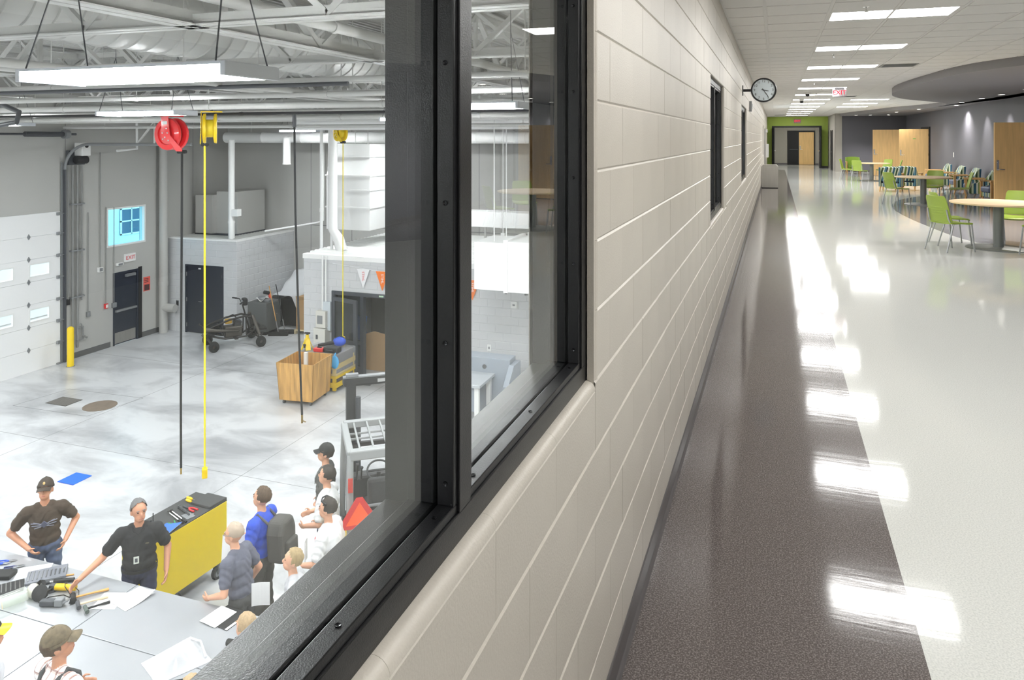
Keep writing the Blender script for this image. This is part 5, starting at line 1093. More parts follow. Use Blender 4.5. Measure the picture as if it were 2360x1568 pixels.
# pennants
ORA = mat('pennant_orange',(240,120,20),.6); WPN = mat('pennant_white',(240,240,242),.6)
pipe_run('pennant_string', 'white string of pennants along the tool room fascia', [(-11.0,BY-.05,BZT-.18),(-9.8,BY-.05,BZT-.30),(-7.6,BY-.05,BZT-.36),(-5.4,BY-.05,BZT-.40)], .008, WPN, 'string', False)
for k, x in enumerate((-10.08,-9.52,-7.02)):
    w_ = k == 0; zz = BZT - (.28,.31,.37)[k]
    q = thing('pennant', ('white pennant with red lettering on the tool room string','orange pennant with white lettering beside the white pennant','orange pennant seen past the black mullion')[k], 'pennant', (x,BY-.055,zz), 0, 'pennants on the tool room')
    obj('cloth', MB().prism([(-.19,0),(.19,0),(0,-.50)], -.004, .004, 'y'), WPN if w_ else ORA, q)
    text_obj('lettering', 'STIHL', .10, RED if w_ else WPN, Matrix.Translation((0,-.006,-.19)) @ Matrix.Rotation(pi/2,4,'X') @ Matrix.Rotation(-pi/2,4,'Z'), q, .001)
# ---------------------------------------------------------------- stripped quad bike
at = thing('quad_bike_frame', 'stripped black quad bike chassis with handlebars on bare hubs', 'quad bike', (-15.22,18.12,ZS), radians(-38)); at.scale = (1.2,1.2,1.32)
BF = mat('frame_black',(38,36,34),.5); GREASE = mat('greasy_metal',(84,80,74),.45,metal=.5)
for s in (-1,1):
    obj('frame_rail', MB().tube([(s*.16,-.62,.46),(s*.18,-.45,.52),(s*.17,-.1,.62),(s*.14,.25,.66),(s*.12,.42,.62),(s*.16,.62,.42)], .022, 8), BF, at, smooth=50)
    obj('frame_rail', MB().tube([(s*.16,-.5,.3),(s*.2,-.2,.22),(s*.2,.3,.22),(s*.16,.62,.4)], .022, 8), BF, at, smooth=50)
    obj('frame_brace', MB().tube([(s*.17,-.3,.56),(s*.19,-.2,.24)], .016, 6).tube([(s*.14,.3,.64),(s*.19,.3,.24)], .016, 6), BF, at)
    obj('rear_rack', MB().tube([(s*.16,-.62,.46),(s*.15,-.72,.54),(s*.05,-.76,.56)], .016, 6), BF, at)
    obj('shock', MB().cyl((s*.16,.45,.66),(s*.36,.58,.24),.04,n=10), GREASE, at, smooth=40)
    obj('control_arm', MB().tube([(s*.17,.45,.25),(s*.42,.58,.2),(s*.17,.7,.25)], .018, 6), BF, at)
    obj('tie_rod', MB().cyl((s*.05,.5,.34),(s*.42,.52,.22),.012,n=6), GREASE, at)
    for (y, x, r) in ((.58,.48,.12),(-.5,.40,.12)):
        w_ = obj('hub', MB().lathe([(.04,-.05),(r*.8,-.05),(r,-.02),(r,.03),(r*.7,.05),(.04,.05)],c=(s*x,y,r),n=20,R=Ry(pi/2),ring=True), RUBBER, at, smooth=40); obj('brake_disc', MB().cyl((s*x-.012,y,r),(s*x+.012,y,r),r*.62,n=16), GREASE, w_)
    obj('handle_grip', MB().cyl((s*.30,.18,1.0),(s*.43,.10,1.0),.018,n=8), RUBBER, at); obj('handlebar', MB().tube([(0,.25,.92),(s*.1,.24,.93),(s*.18,.22,1.0),(s*.32,.17,1.0)], .012, 8), BF, at, smooth=50); obj('foot_peg', MB().box(s*.2,s*.42,-.02,.06,.22,.25) if s > 0 else MB().box(-.42,-.2,-.02,.06,.22,.25), BF, at)
obj('rear_axle', MB().cyl((-.42,-.5,.13),(.42,-.5,.13),.03,n=10), GREASE, at); obj('engine', MB().box(-.14,.14,-.2,.22,.22,.46), GREASE, at, bevel=.03); obj('cylinder_head', MB().obox((0,.12,.5),(.18,.16,.16),Rx(-.3)), DKGREY, at, bevel=.02)
for k in range(5): obj('cooling_fin', MB().obox((0,.12,.44+.03*k),(.22,.2,.008),Rx(-.3)), GREASE, at)
obj('steering_stem', MB().cyl((0,.42,.3),(0,.24,.93),.02,n=8), BF, at); obj('headlight_pod', MB().box(-.1,.1,.24,.36,.88,1.04), BLACKM, at, bevel=.03); obj('headlight_lens', MB().box(-.07,.07,.225,.24,.92,1.0), mat('lens_pale',(180,186,190),.2), at); obj('battery_box', MB().obox((0,-.42,.42),(.26,.24,.2),Rx(.5)), BLACKM, at, bevel=.02); obj('air_box', MB().box(-.12,.02,-.16,.0,.5,.6), mat('ochre_part',(190,150,60),.6), at, bevel=.02); obj('exhaust', MB().tube([(.1,.22,.4),(.22,.1,.36),(.2,-.4,.42),(.16,-.66,.46)], [.02,.02,.035,.06], 10), GREASE, at, smooth=50); obj('axle_stub', MB().cyl((-.42,-.5,.13),(-.72,-.56,.16),.03,n=10), DKGREY, at); obj('hose_loop', MB().tube([(.0,.1,.62),(.1,0,.72),(.12,-.2,.66),(.02,-.4,.56)], .012, 6), RUBBER, at, smooth=50); obj('battery_tray', MB().box(-.16,.16,.6,.8,.3,.34), BF, at)
# cabinet with clutter, covered machine, carton on pallet, brooms
cb = thing('steel_cabinet', 'dark grey steel cabinet behind the quad bike', 'cabinet', (-15.33,19.64,ZS), pi/2); obj('body', MB().box(-.25,.45,-.35,.35,.1,1.0), mat('cabinet_grey',(98,100,100),.45), cb, bevel=.008); obj('door', MB().box(-.22,.42,-.36,-.35,.14,.96), mat('cabinet_grey'), cb); obj('handle', MB().box(.2,.26,-.375,-.36,.56,.6), CHROME, cb); obj('plinth', MB().box(-.22,.42,-.3,.3,0,.1), BLACKM, cb)
q = thing('engine_part', 'pale metal castings heaped on the grey cabinet', 'castings', (-15.3,19.78,ZS+1.0)); obj('casting', MB().ell((-.08,-.1,.08),(.16,.12,.08)), TSTEEL, q, smooth=1); obj('casting', MB().box(.0,.25,-.2,.1,0,.06), MIDGREY, q, bevel=.01); obj('plastic_sheet', MB().sheet(lambda a,b: (-.2+.3*a,-.3+.35*b,.02+.05*sin(6*a+4*b)+.05), 10, 8, .003), WHITEP, q, smooth=60)
q = thing('drill_tool', 'red and black power tool on the grey cabinet', 'power tool', (-15.35,19.92,ZS+1.02)); obj('body', MB().cyl((-.12,0,.2),(.1,0,.18),.06,n=12), BLACKM, q, smooth=40); obj('grip', MB().cyl((.06,0,.18),(.12,0,.0),.04,n=10), mat('tool_red',(210,70,50),.5), q, smooth=40)
cv = thing('covered_machine', 'machine under a silver grey dust cover by the back wall', 'covered machine', (-14.98,20.98,ZS), pi/2); 
def cover(a, b):
    x = -.80 + 1.57*a; edge = abs(2*b-1); top = 1.12 + .6*smooth01(min(1,max(0,(a-.1)/.75)))
    y = (b-.5)*1.3; z = top - (.62 + .1*sin(14*a))*max(0, edge-.55)/.45 - .02*sin(20*a+3*b)
    return (x, y*(1+.04*sin(17*a)), z)
obj('dust_cover', MB().sheet(cover, 40, 14, .006), mat('silver_cover',(214,215,218),.5), cv, smooth=60); obj('machine_bed', MB().box(-.4,.7,-.35,.35,.2,.9), BLACKM, cv); obj('machine_base', MB().box(-.3,.6,-.3,.3,0,.2), BLACKM, cv)
pl = thing('pallet', 'pale wooden pallet under the cardboard carton', 'pallet', (-13.82,20.35,ZS)); PW = mat('pallet_wood',(214,198,160),.7)
for i in range(5): obj('deck_board', MB().box(-.5,.5,-.5+.22*i,-.38+.22*i,.11,.13), PW, pl)
for x in (-.5,-.04,.42): obj('stringer', MB().box(x,x+.08,-.5,.5,.02,.11), PW, pl); obj('bottom_board', MB().box(x,x+.08,-.5,-.4,0,.02), PW, pl)
q = thing('cardboard_carton', 'tall brown carton on the pale pallet beside the tool room', 'box', (-13.82,20.35,ZS+.13)); obj('body', MB().box(-.45,.45,-.42,.42,0,1.02), CARD, q, bevel=.004); obj('flap', MB().obox((.0,-.44,1.0),(.88,.02,.1),Rx(.3)), CARD, q); obj('label_sheet', MB().box(.1,.35,-.425,-.42,.2,.5), PAPER, q)
for n, (x,y,a,l,hm) in enumerate(((-14.62,19.5,.10,'push broom with yellow handle leaning by the cabinet',HICK),(-14.58,19.78,-.05,'second push broom with dark handle beside the yellow one',BLACKM))):
    q = thing('push_broom', l, 'broom', (x,y,ZS), radians(20), 'push brooms'); obj('bristles', MB().box(-.3,.3,-.05,.05,0.001,.09), RUBBER, q); obj('block', MB().box(-.3,.3,-.04,.04,.09,.13), BLACKM, q); obj('handle', MB().cyl((0,0,.12),(-.30,.05,1.55),.014,n=8), hm, q); obj('ferrule', MB().cyl((0,0,.12),(-.072,.012,.46),.017,n=8), TSTEEL, q)
# ---------------------------------------------------------------- sheet metal machine seen through the second pane
mb_ = thing('press_machine', 'blue grey sheet metal machine behind the second pane', 'machine', (-6.65,15.2,ZS)); MG = mat('machine_blue_grey',(150,158,168),.45)
obj('column', MB().box(0,1.1,.35,.75,0,1.25), MG, mb_, bevel=.01); obj('side_cheek', MB().prism([(-.1,0),(.75,0),(.75,1.15),(.3,1.15),(-.1,.8)],1.1,1.22,'x'), MG, mb_, bevel=.006); obj('dial', MB().cyl((.5,.34,1.05),(.5,.35,1.05),.05,n=16), DKGREY, mb_); obj('bed_plate', MB().box(-.3,.75,-.55,.35,.86,.92), mat('bed_steel',(196,200,204),.35,metal=.3), mb_, bevel=.004); obj('leg', MB().box(.6,.7,-.5,-.42,0,.86), WHITEP, mb_); obj('leg', MB().box(.6,.7,.2,.28,0,.86), WHITEP, mb_); obj('leg', MB().box(-.25,-.15,-.5,-.42,0,.86), WHITEP, mb_); obj('panel', MB().box(-.25,.6,-.4,-.38,.3,.86), MG, mb_)
# ---------------------------------------------------------------- forklift
fk = thing('forklift', 'grey forklift with overhead guard and orange warning triangle', 'forklift', (-4.84,8.76,ZS), radians(37)); GG = mat('guard_grey',(148,150,150),.45); FB = mat('forklift_black',(44,44,46),.5)
hw = .50                                           # local: +Y forward, X across; left rear post at (-hw, 0)
for s in (-1,1):
    obj('rear_post', MB().tube([(s*hw,-.12,.95),(s*hw,-.10,1.75),(s*hw*.98,-.02,2.04)], .045, 8), GG, fk, smooth=50)
    obj('front_post', MB().tube([(s*hw,1.05,.75),(s*hw,.95,1.6),(s*hw*.98,.86,2.06)], .04, 8), GG, fk, smooth=50)
    obj('guard_side_rail', MB().bar((s*hw*.98,-.05,2.06),(s*hw*.98,.9,2.1),.09,.08), GG, fk, bevel=.015)
    obj('tail_light', MB().box(s*hw-.03,s*hw+.03,-.175,-.16,1.62,1.8), mat('tail_red',(190,60,50),.4), fk)
    for (y,r) in ((1.15,.3),(-.15,.24)): w_ = obj('wheel', MB().lathe([(.08,-.1),(r*.85,-.1),(r,-.07),(r,.07),(r*.85,.1),(.08,.1)],c=(s*.46,y,r),n=24,R=Ry(pi/2),ring=True), RUBBER, fk, smooth=40); obj('wheel_hub', MB().cyl((s*.46-.09,y,r),(s*.46+.09,y,r),r*.5,n=16), YELLOW, w_)
    obj('mast_rail', MB().bar((s*.34,1.45,.1),(s*.34,1.5,2.5),.14,.16,(0,1,0)), FB, fk, bevel=.008); obj('lift_cylinder', MB().cyl((s*.24,1.38,.2),(s*.24,1.42,2.3),.04,n=12), DKGREY, fk, smooth=40); obj('fork', MB().bar((s*.25,1.6,.06),(s*.25,2.6,.05),.11,.04), FB, fk)
obj('guard_front_beam', MB().bar((-hw,.9,2.1),(hw,.9,2.1),.09,.10), GG, fk, bevel=.015); obj('guard_rear_beam', MB().bar((-hw,-.02,2.04),(hw,-.02,2.04),.12,.13), GG, fk, bevel=.02)
for i in range(5): obj('guard_bar', MB().bar((-.36+.18*i,0,2.08),(-.36+.18*i,.9,2.12),.022,.03), GG, fk)
for y in (.42,.6): obj('guard_cross_bar', MB().bar((-.46,y,2.07),(.46,y,2.07),.022,.022), GG, fk)
obj('mast_crossbar', MB().bar((-.46,1.5,2.52),(.46,1.5,2.52),.16,.14), FB, fk, bevel=.04); obj('mast_top_plate', MB().bar((-.46,1.44,2.60),(.46,1.44,2.60),.10,.02), MIDGREY, fk); obj('mast_label', MB().bar((.05,1.417,2.52),(.40,1.417,2.52),.004,.05), mat('label_silver',(190,190,190),.4), fk); obj('mast_tie', MB().bar((-.4,1.4,1.6),(.4,1.4,1.6),.06,.06), FB, fk); obj('mast_bracket', MB().box(-.42,-.24,1.36,1.44,2.62,2.66), MIDGREY, fk)
obj('counterweight', MB().prism([(-.52,-.45),(.52,-.45),(.55,-.2),(.55,.25),(-.55,.25),(-.55,-.2)],.2,1.0), mat('forklift_yellow',(236,196,30),.4), fk, bevel=.05, seg=3); obj('chassis', MB().box(-.5,.5,.25,1.25,.25,.72), FB, fk, bevel=.02); obj('engine_hood', MB().box(-.4,.4,.0,.5,.9,1.08), FB, fk, bevel=.03)
obj('seat', MB().box(-.25,.25,.25,.7,1.02,1.16), FB, fk, bevel=.05); obj('seat_back', MB().obox((0,.22,1.35),(.48,.12,.48),Rx(-.15)), FB, fk, bevel=.05); obj('seat_frame', MB().tube([(-.26,.1,1.1),(-.26,.08,1.3),(.26,.08,1.3),(.26,.1,1.1)], .02, 8), MIDGREY, fk)
obj('dashboard', MB().box(-.42,.42,1.0,1.2,.7,1.3), FB, fk, bevel=.04); obj('steering_column', MB().cyl((0.0,1.05,1.1),(0.0,.9,1.38),.03,n=10), FB, fk)
obj('steering_wheel', MB().lathe([(.165+.014*cos(a), .014*sin(a)) for a in [i*pi/4 for i in range(8)]],c=(0.0,.88,1.4),n=28,R=Rx(.55),ring=True), FB, fk, smooth=60); obj('wheel_spoke', MB().bar((-.16,.88,1.4),(.16,.88,1.4),.025,.012), FB, fk)
for (x,z) in ((-.3,1.5),(-.24,1.45)): obj('lever', MB().cyl((x,1.0,1.25),(x,.92,z),.012,n=6).ell((x,.92,z),.025,8,6), FB, fk)
tri = [(-.20,-.14),(.20,-.14),(.24,-.07),(.04,.25),(-.04,.25),(-.24,-.07)]
sm = obj('warning_triangle', MB().prism([(x-.40,z+1.36) for (x,z) in tri], -.31, -.30, 'y'), mat('triangle_red',(200,30,30),.35), fk); obj('triangle_centre', MB().prism([(-.40-.17,1.36-.09),(-.40+.17,1.36-.09),(-.40,1.36+.19)], -.314, -.31, 'y'), mat('fluorescent_orange',(255,92,30),.4), sm); obj('triangle_post', MB().box(-.42,-.38,-.3,-.27,.95,1.3), FB, fk); obj('fuel_tank', MB().cyl((-.3,-.1,1.15),(.3,-.1,1.15),.15,n=18), MIDGREY, fk, smooth=40)
# ================================================================ people
SKIN = mat('skin', (222,168,138), .5, var=.06, vscale=12); SKIN2 = mat('skin_tanned', (205,148,118), .5, var=.06, vscale=12)
EYE = mat('eye_dark', (46,34,30), .3); LIP = mat('lips', (180,110,98), .5); SHOE = mat('shoe_leather', (70,56,46), .6); HAIRB = mat('brown_hair', (84,66,50), .7, var=.25, vscale=60, stretch=(1,1,.2)); HAIRL = mat('blond_hair', (164,142,104), .7, var=.2, vscale=60, stretch=(1,1,.2)); HAIRG = mat('grey_hair', (110,108,108), .7, var=.25, vscale=60); HAIRD = mat('dark_hair', (52,44,38), .7, var=.25, vscale=60)
DENIM = mat('blue_denim', (84,98,128), .8, var=.18, vscale=14); NAVYJ = mat('navy_denim', (48,52,78), .8, var=.12, vscale=14); DKSH = mat('charcoal_cloth', (72,72,72), .85, var=.1, vscale=10)
def person(label, loc, face, shirt, pants, skin=SKIN, height=1.78, lean=0.0, head=(0,0), armR=None, armL=None, hair=None, hairlow=-.05, cap=None, sleeve=.62, fit=1.0, legs=None, hands=True):
    """one continuous body, local +Y forward, +X the person's own right side"""
    P = []                                       # (p0, p1, r0, r1, region) tapered capsules; ('e', c, r, region, R) ellipsoids
    Lm = Matrix.Translation((0,0,.95)) @ Matrix.Rotation(-lean,4,'X') @ Matrix.Translation((0,0,-.95))
    up = lambda p: Lm @ Vector(p)
    Hm = Lm @ Matrix.Translation((0,.0,1.52)) @ Matrix.Rotation(head[0],4,'Z') @ Matrix.Rotation(-head[1],4,'X') @ Matrix.Scale(1.09,4) @ Matrix.Translation((0,0,-1.52)); hd = lambda p: Hm @ Vector(p)
    RL, RH = Lm.to_3x3(), Hm.to_3x3()
    lg = legs or ((.11,.02,.50),(.115,-.03,.09),(-.11,.02,.50),(-.115,-.03,.09))
    for s, kn, an in ((1,lg[0],lg[1]),(-1,lg[2],lg[3])):
        P += [((s*.095,0,.92),kn,.108,.08,2),(kn,an,.08,.064,2),(an,(an[0]+s*.01,an[1]+.17,.035),.045,.032,3),((an[0],an[1]-.05,.04),an,.036,.04,3)]
    P += [('e',(0,0,.93),(.19*fit,.14*fit,.12),2,None),('e',up((0,0,1.04)),(.185*fit,.14*fit,.15),1,RL),('e',up((0,-.005,1.16)),(.182*fit,.14*fit,.17),1,RL),('e',up((0,-.01,1.31)),(.198*fit,.142*fit,.2),1,RL),(up((-.155,-.01,1.43)),up((.155,-.01,1.43)),.072,.072,1),(up((-.08,-.015,1.47)),up((.08,-.015,1.47)),.06,.06,1)]
    P += [(up((0,-.01,1.46)),hd((0,.01,1.60)),.056,.052,0),('e',hd((0,.012,1.69)),(.077,.097,.104),0,RH),('e',hd((0,.045,1.618)),(.056,.066,.062),0,RH),('e',hd((0,.11,1.655)),(.013,.022,.026),0,RH),('e',hd((0,.085,1.70)),(.05,.022,.014),0,RH)]
    for s in (-1,1): P += [('e',hd((s*.079,.0,1.662)),(.010,.020,.030),0,RH)]
    arms = {1: armR or ((.30,-.04,1.14),(.30,.12,.90)), -1: armL or ((-.30,-.04,1.14),(-.30,.12,.90))}
    for s in (1,-1):
        sh = up((s*.20,-.01,1.42)); el, wr = Vector(arms[s][0]), Vector(arms[s][1]); mid = sh.lerp(el, sleeve)
        P += [(sh,mid,.082,.074,1),(sh.lerp(el,.3),el,.051,.045,0),(el,wr,.046,.031,0)]
        if not hands: P.append(('e',tuple(wr+(wr-el).normalized()*.07),(.035,.045,.06),0,None)); continue
        d = (wr-el).normalized(); inn = Vector((-s,0.35,0)); inn = (inn - d*inn.dot(d)).normalized(); w = d.cross(inn).normalized()
        if w.z < 0 and abs(w.z) > .3: w = -w
        pc = wr + d*.055; Rm = Matrix((w, inn, d)).transposed(); P.append(('e',tuple(pc),(.042,.019,.056),0,Rm))
        for k, L in ((-1.5,.062),(-.5,.074),(.5,.078),(1.5,.070)):
            b = pc + w*(k*.019) + d*.035; m1 = b + d*(L*.55) + inn*.012; m2 = m1 + (d*.6+inn*.75).normalized()*(L*.55); P += [(b,m1,.0105,.0098,0),(m1,m2,.0098,.0085,0)]
        b = pc + w*.034 - d*.02; m1 = b + (w*.7+d*.6+inn*.4).normalized()*.045; P += [(b,m1,.0125,.0115,0),(m1,m1+(d*.8+inn*.5).normalized()*.035,.011,.009,0)]
    m = MB()
    for q in P:
        if q[0] == 'e': m.ell(q[1], q[2], 18, 12, q[4])
        else:
            a, b = Vector(q[0]), Vector(q[1]); m.cyl(a, b, q[2], q[3], n=14); m.ell(a, q[2], 12, 8); m.ell(b, q[3], 12, 8)
    sc = height/1.78
    t = bpy.data.objects.new('tmp', mesh_of('tmp', m)); COL.objects.link(t)
    r = t.modifiers.new('r','REMESH'); r.mode = 'VOXEL'; r.voxel_size = .0088; r.use_smooth_shade = True
    sm = t.modifiers.new('s','SMOOTH'); sm.factor = .5; sm.iterations = 3
    dg = bpy.context.evaluated_depsgraph_get(); dg.update(); me = bpy.data.meshes.new_from_object(t.evaluated_get(dg)); bpy.data.objects.remove(t)
    n = len(me.polygons); C = np.empty(n*3); me.polygons.foreach_get('center', C); C = C.reshape(-1,3)
    best = np.full(n, 1e9); reg = np.zeros(n, int)
    for q in P:
        if q[0] == 'e':
            D = C - np.array(q[1]); 
            if q[4] is not None: D = D @ np.array(q[4])
            rr = np.array(q[2]); dist = (np.linalg.norm(D/rr, axis=1)-1)*rr.min(); g = q[3]
        else:
            a, b = np.array(q[0]), np.array(q[1]); ab = b-a; tt = np.clip(((C-a)@ab)/(ab@ab+1e-9), 0, 1); dist = np.linalg.norm(C-(a+tt[:,None]*ab), axis=1)-(q[2]+(q[3]-q[2])*tt); g = q[4]
        k = dist < best; best[k] = dist[k]; reg[k] = g
    me.materials.clear()
    for x in (skin, shirt, pants, SHOE): me.materials.append(x)
    me.polygons.foreach_set('material_index', reg.astype(np.int32))
    nv = len(me.vertices); V = np.empty(nv*3); me.vertices.foreach_get('co', V); V = V.reshape(-1,3); N = np.empty(nv*3); me.vertices.foreach_get('normal', N); N = N.reshape(-1,3)
    body = (V[:,2] > .12) & (V[:,2] < 1.42); wv = .004*(np.sin(V[:,2]*55+V[:,0]*38+3*np.sin(V[:,0]*21))+.7*np.sin(V[:,2]*24-V[:,0]*47+V[:,1]*30))
    cl = np.zeros(nv); idx = np.empty(n*4, int)
    try:
        lt = np.empty(n, np.int32); me.polygons.foreach_get('loop_total', lt); ls = np.empty(n, np.int32); me.polygons.foreach_get('loop_start', ls); vi = np.empty(len(me.loops), np.int32); me.loops.foreach_get('vertex_index', vi)
        rg = np.repeat(reg, lt); cl[vi[(rg == 1) | (rg == 2)]] = 1; cl[vi[rg == 0]] = 0
    except Exception: pass
    V = V + N*(wv*cl*body)[:,None]; me.vertices.foreach_set('co', (V*sc).ravel()); me.update(); me.name = 'person'
    o = bpy.data.objects.new('person', me); COL.objects.link(o); o.location = (loc[0],loc[1],ZS); o.rotation_euler = (0,0,atan2(-face[0],face[1])); tag(o, label, 'person', 'students and teacher in the workshop')
    S = Matrix.Scale(sc,4)
    def hb(mb): return mb.xf(S @ Hm)
    for s in (-1,1):
        obj('eye', hb(MB().ell((s*.031,.097,1.682),(.012,.007,.007),8,6)), EYE, o, smooth=1); obj('eyebrow', hb(MB().ell((s*.031,.103,1.702),(.020,.008,.005),8,6)), hair or HAIRB, o, smooth=1)
    obj('mouth', hb(MB().ell((0,.104,1.612),(.024,.010,.007),8,6)), LIP, o, smooth=1)
    if hair:
        g = MB().ell((0,.004,1.697),(.086,.106,.110),26,18); vs = [Vector(v) for v in g.v]
        keep = lambda v: v.z-1.697 > (hairlow if v.y < .02 else hairlow + (v.y-.02)*(.055-hairlow)/.045)
        fs = [f for f in g.f if all(keep(vs[i]) for i in f)]; used = sorted({i for f in fs for i in f}); mp = {i: k for k, i in enumerate(used)}; rnd = random.Random(5)
        hm = MB().add([vs[i] + (vs[i]-Vector((0,.004,1.697)))*rnd.uniform(-.03,.07) for i in used], [tuple(mp[i] for i in f) for f in fs]); obj('hair', hb(hm), hair, o, smooth=1)
    if cap:
        cm, bm, flip = cap; f = -1 if flip else 1
        g = MB().ell((0,.006,1.705),(.090,.110,.112),26,18); vs = [Vector(v) for v in g.v]; fs = [q for q in g.f if all(vs[i].z > 1.712 for i in q)]; used = sorted({i for q in fs for i in q}); mp = {i: k for k, i in enumerate(used)}
        c = obj('cap', hb(MB().add([vs[i] for i in used], [tuple(mp[i] for i in q) for q in fs])), cm, o, smooth=1)
        def brim(a, b):
            w = (a-.5)*2; return (w*.076, .006+f*(.092*sqrt(max(0,1-w*w*.45))+.085*b*(1-.35*w*w)), 1.722-.03*b-.022*w*w)
        obj('cap_brim', hb(MB().sheet(brim, 10, 6, .005)), bm, c, smooth=60); obj('cap_button', hb(MB().ell((0,.006,1.818),(.012,.012,.006),8,5)), cm, c)
        obj('cap_band', hb(MB().lathe([(.091,1.70),(.094,1.70),(.094,1.722),(.091,1.722)],c=(0,.006,0),n=24,ring=True)), cm, c)
    o['_s'] = sc
    return o, (lambda mb: mb.xf(S @ Lm)), hb
TEE_BROWN = mat('dark_brown_cotton', (74,62,52), .9, var=.1, vscale=9); POLO = mat('black_polo', (38,38,40), .8); TEE_GREY = mat('slate_cotton', (98,100,114), .9, var=.1, vscale=9); BLUE = mat('royal_blue_cotton', (52,84,196), .85, var=.1, vscale=8); TEE_CHAR = mat('charcoal_cotton', (84,84,82), .9, var=.1, vscale=9); WHITE_T = mat('white_cotton', (236,236,236), .9); TEE_LT = mat('pale_grey_cotton', (190,190,194), .9); CAPB = mat('brown_cap', (64,54,46), .8); CAPK = mat('black_cap', (42,42,42), .8); CAMO = mat('camo_cap', (112,100,80), .85, var=.35, vscale=22)
def plaid(nt, tc):
    sp = nt.nodes.new('ShaderNodeSeparateXYZ'); nt.links.new(tc.outputs['Object'], sp.inputs[0]); outs = []
    for i, f in ((0,13.0),(2,12.0)):
        m = nt.nodes.new('ShaderNodeMath'); m.operation = 'MULTIPLY'; m.inputs[1].default_value = f; nt.links.new(sp.outputs[i], m.inputs[0]); g = nt.nodes.new('ShaderNodeMath'); g.operation = 'FRACT'; nt.links.new(m.outputs[0], g.inputs[0])
        r = nt.nodes.new('ShaderNodeValToRGB'); r.color_ramp.interpolation = 'CONSTANT'; e = r.color_ramp.elements; e[0].color = (1,1,1,1); e[1].position = .72; e[1].color = lin((214,196,190))+(1,); q = e.new(.86); q.color = lin((176,150,146))+(1,); nt.links.new(g.outputs[0], r.inputs[0]); outs.append(r.outputs[0])
    mx = nt.nodes.new('ShaderNodeMix'); mx.data_type = 'RGBA'; mx.blend_type = 'MULTIPLY'; mx.inputs[0].default_value = 1; nt.links.new(outs[0], mx.inputs[6]); nt.links.new(outs[1], mx.inputs[7]); return mx.outputs[2]
PLAID = ramp_mat('plaid_cotton', plaid, .9)
# 1 brown T-shirt
o, tb_, hb_ = person('young man in dark brown T-shirt and cap, thumbs at his pockets', (-8.95,7.12), (.74,-.67), TEE_BROWN, DENIM, SKIN2, 1.72, .14, (-.15,-.35), ((.40,-.06,1.14),(.17,.19,.99)), ((-.36,-.10,1.16),(-.24,.12,.98)), HAIRD, .0, (CAPB,CAPB,False))
CHEST = mat('print_grey', (140,142,158), .8)
def chest(x, z, x2, z2, w, m=CHEST):
    f = lambda X, Z: .158 - .9*X*X - .25*max(0, Z-1.34)
    return MB().bar((x,f(x,z),z),(x2,f(x2,z2),z2), .006, w, (0,0,1))
pr = obj('shirt_print', tb_(MB().prism([(-.045,1.30),(0,1.255),(.045,1.30),(0,1.345)], .140, .157, 'y')), mat('print_slate',(84,86,106),.8), o)
for s in (-1,1):
    for (a,b,c,d) in ((.03,1.31,.12,1.345),(.04,1.295,.14,1.30),(.03,1.28,.11,1.262),(.08,1.33,.15,1.335)): obj('print_stroke', tb_(chest(s*a,b,s*c,d,.010)), CHEST, pr)
obj('cap_badge', hb_(MB().ell((0,.112,1.762),(.014,.008,.018),8,6)), mat('badge_tan',(224,190,130),.5), o)
# 2 instructor
o, tb_, hb_ = person('instructor in black polo shirt reaching over the bench, badge at his belt', (-7.33,7.08), (.66,-.75), POLO, NAVYJ, SKIN2, 1.74, .10, (.35,-.12), ((.40,.06,1.18),(.62,.24,1.06)), ((-.32,-.04,1.14),(-.31,.10,.90)), HAIRG, -.03, None, .68, 1.08)
obj('badge', tb_(MB().obox((.02,.166,1.15),(.06,.006,.09))), mat('badge_white',(226,230,220),.4), o); obj('badge_picture', tb_(MB().obox((.02,.170,1.15),(.03,.003,.05))), DKGREY, o); obj('collar', tb_(MB().tube([(-.07,.02,1.50),(-.05,.07,1.475),(0,.095,1.44),(.05,.07,1.475),(.07,.02,1.50),(0,-.075,1.525),(-.07,.02,1.50)], .014, 8)), POLO, o, smooth=60); obj('chest_logo', tb_(MB().obox((-.10,.138,1.33),(.04,.004,.012))), mat('logo_tan',(120,112,90),.6), o); obj('belt', tb_(MB().lathe([(.2,.955),(.208,.955),(.208,.99),(.2,.99)],n=28,ring=True).xf(Matrix.Diagonal((1,.76,1,1)))), BLACKM, o)
q = thing('hand_radio', 'black two way radio standing on the cart behind the instructor', 'radio', (-7.58,7.52,ZCT)); obj('body', MB().box(-.03,.03,-.02,.02,0,.14), BLACKM, q, bevel=.006); obj('antenna', MB().cyl((.02,0,.14),(.02,0,.27),.006,n=8), BLACKM, q); obj('antenna_stub', MB().cyl((-.015,0,.14),(-.015,0,.17),.008,n=8), BLACKM, q)
# 3 slate T-shirt
o, tb_, hb_ = person('balding man in slate grey T-shirt with his back turned at the bench end', (-5.80,7.08), (-.88,-.1), TEE_GREY, DKSH, SKIN, 1.68, .20, (.1,-.25), None, ((-.30,.05,1.12),(-.24,.28,1.02)), mat('thin_hair',(176,158,140),.7), -.02, None)
obj('glasses', hb_(MB().tube([(-.08,.0,1.69),(-.075,.1,1.685),(0,.115,1.685),(.075,.1,1.685),(.08,.0,1.69)], .004, 6)), CHROME, o)
q = thing('paper_sheet', 'white paper tucked at the side of the man in slate grey', 'paper', (-5.50,7.02,ZS+1.0), radians(30)); obj('sheet', MB().sheet(lambda a,b: ((a-.5)*.2,.01*sin(4*a),(b-.5)*.26), 6, 6, .002), PAPER, q)
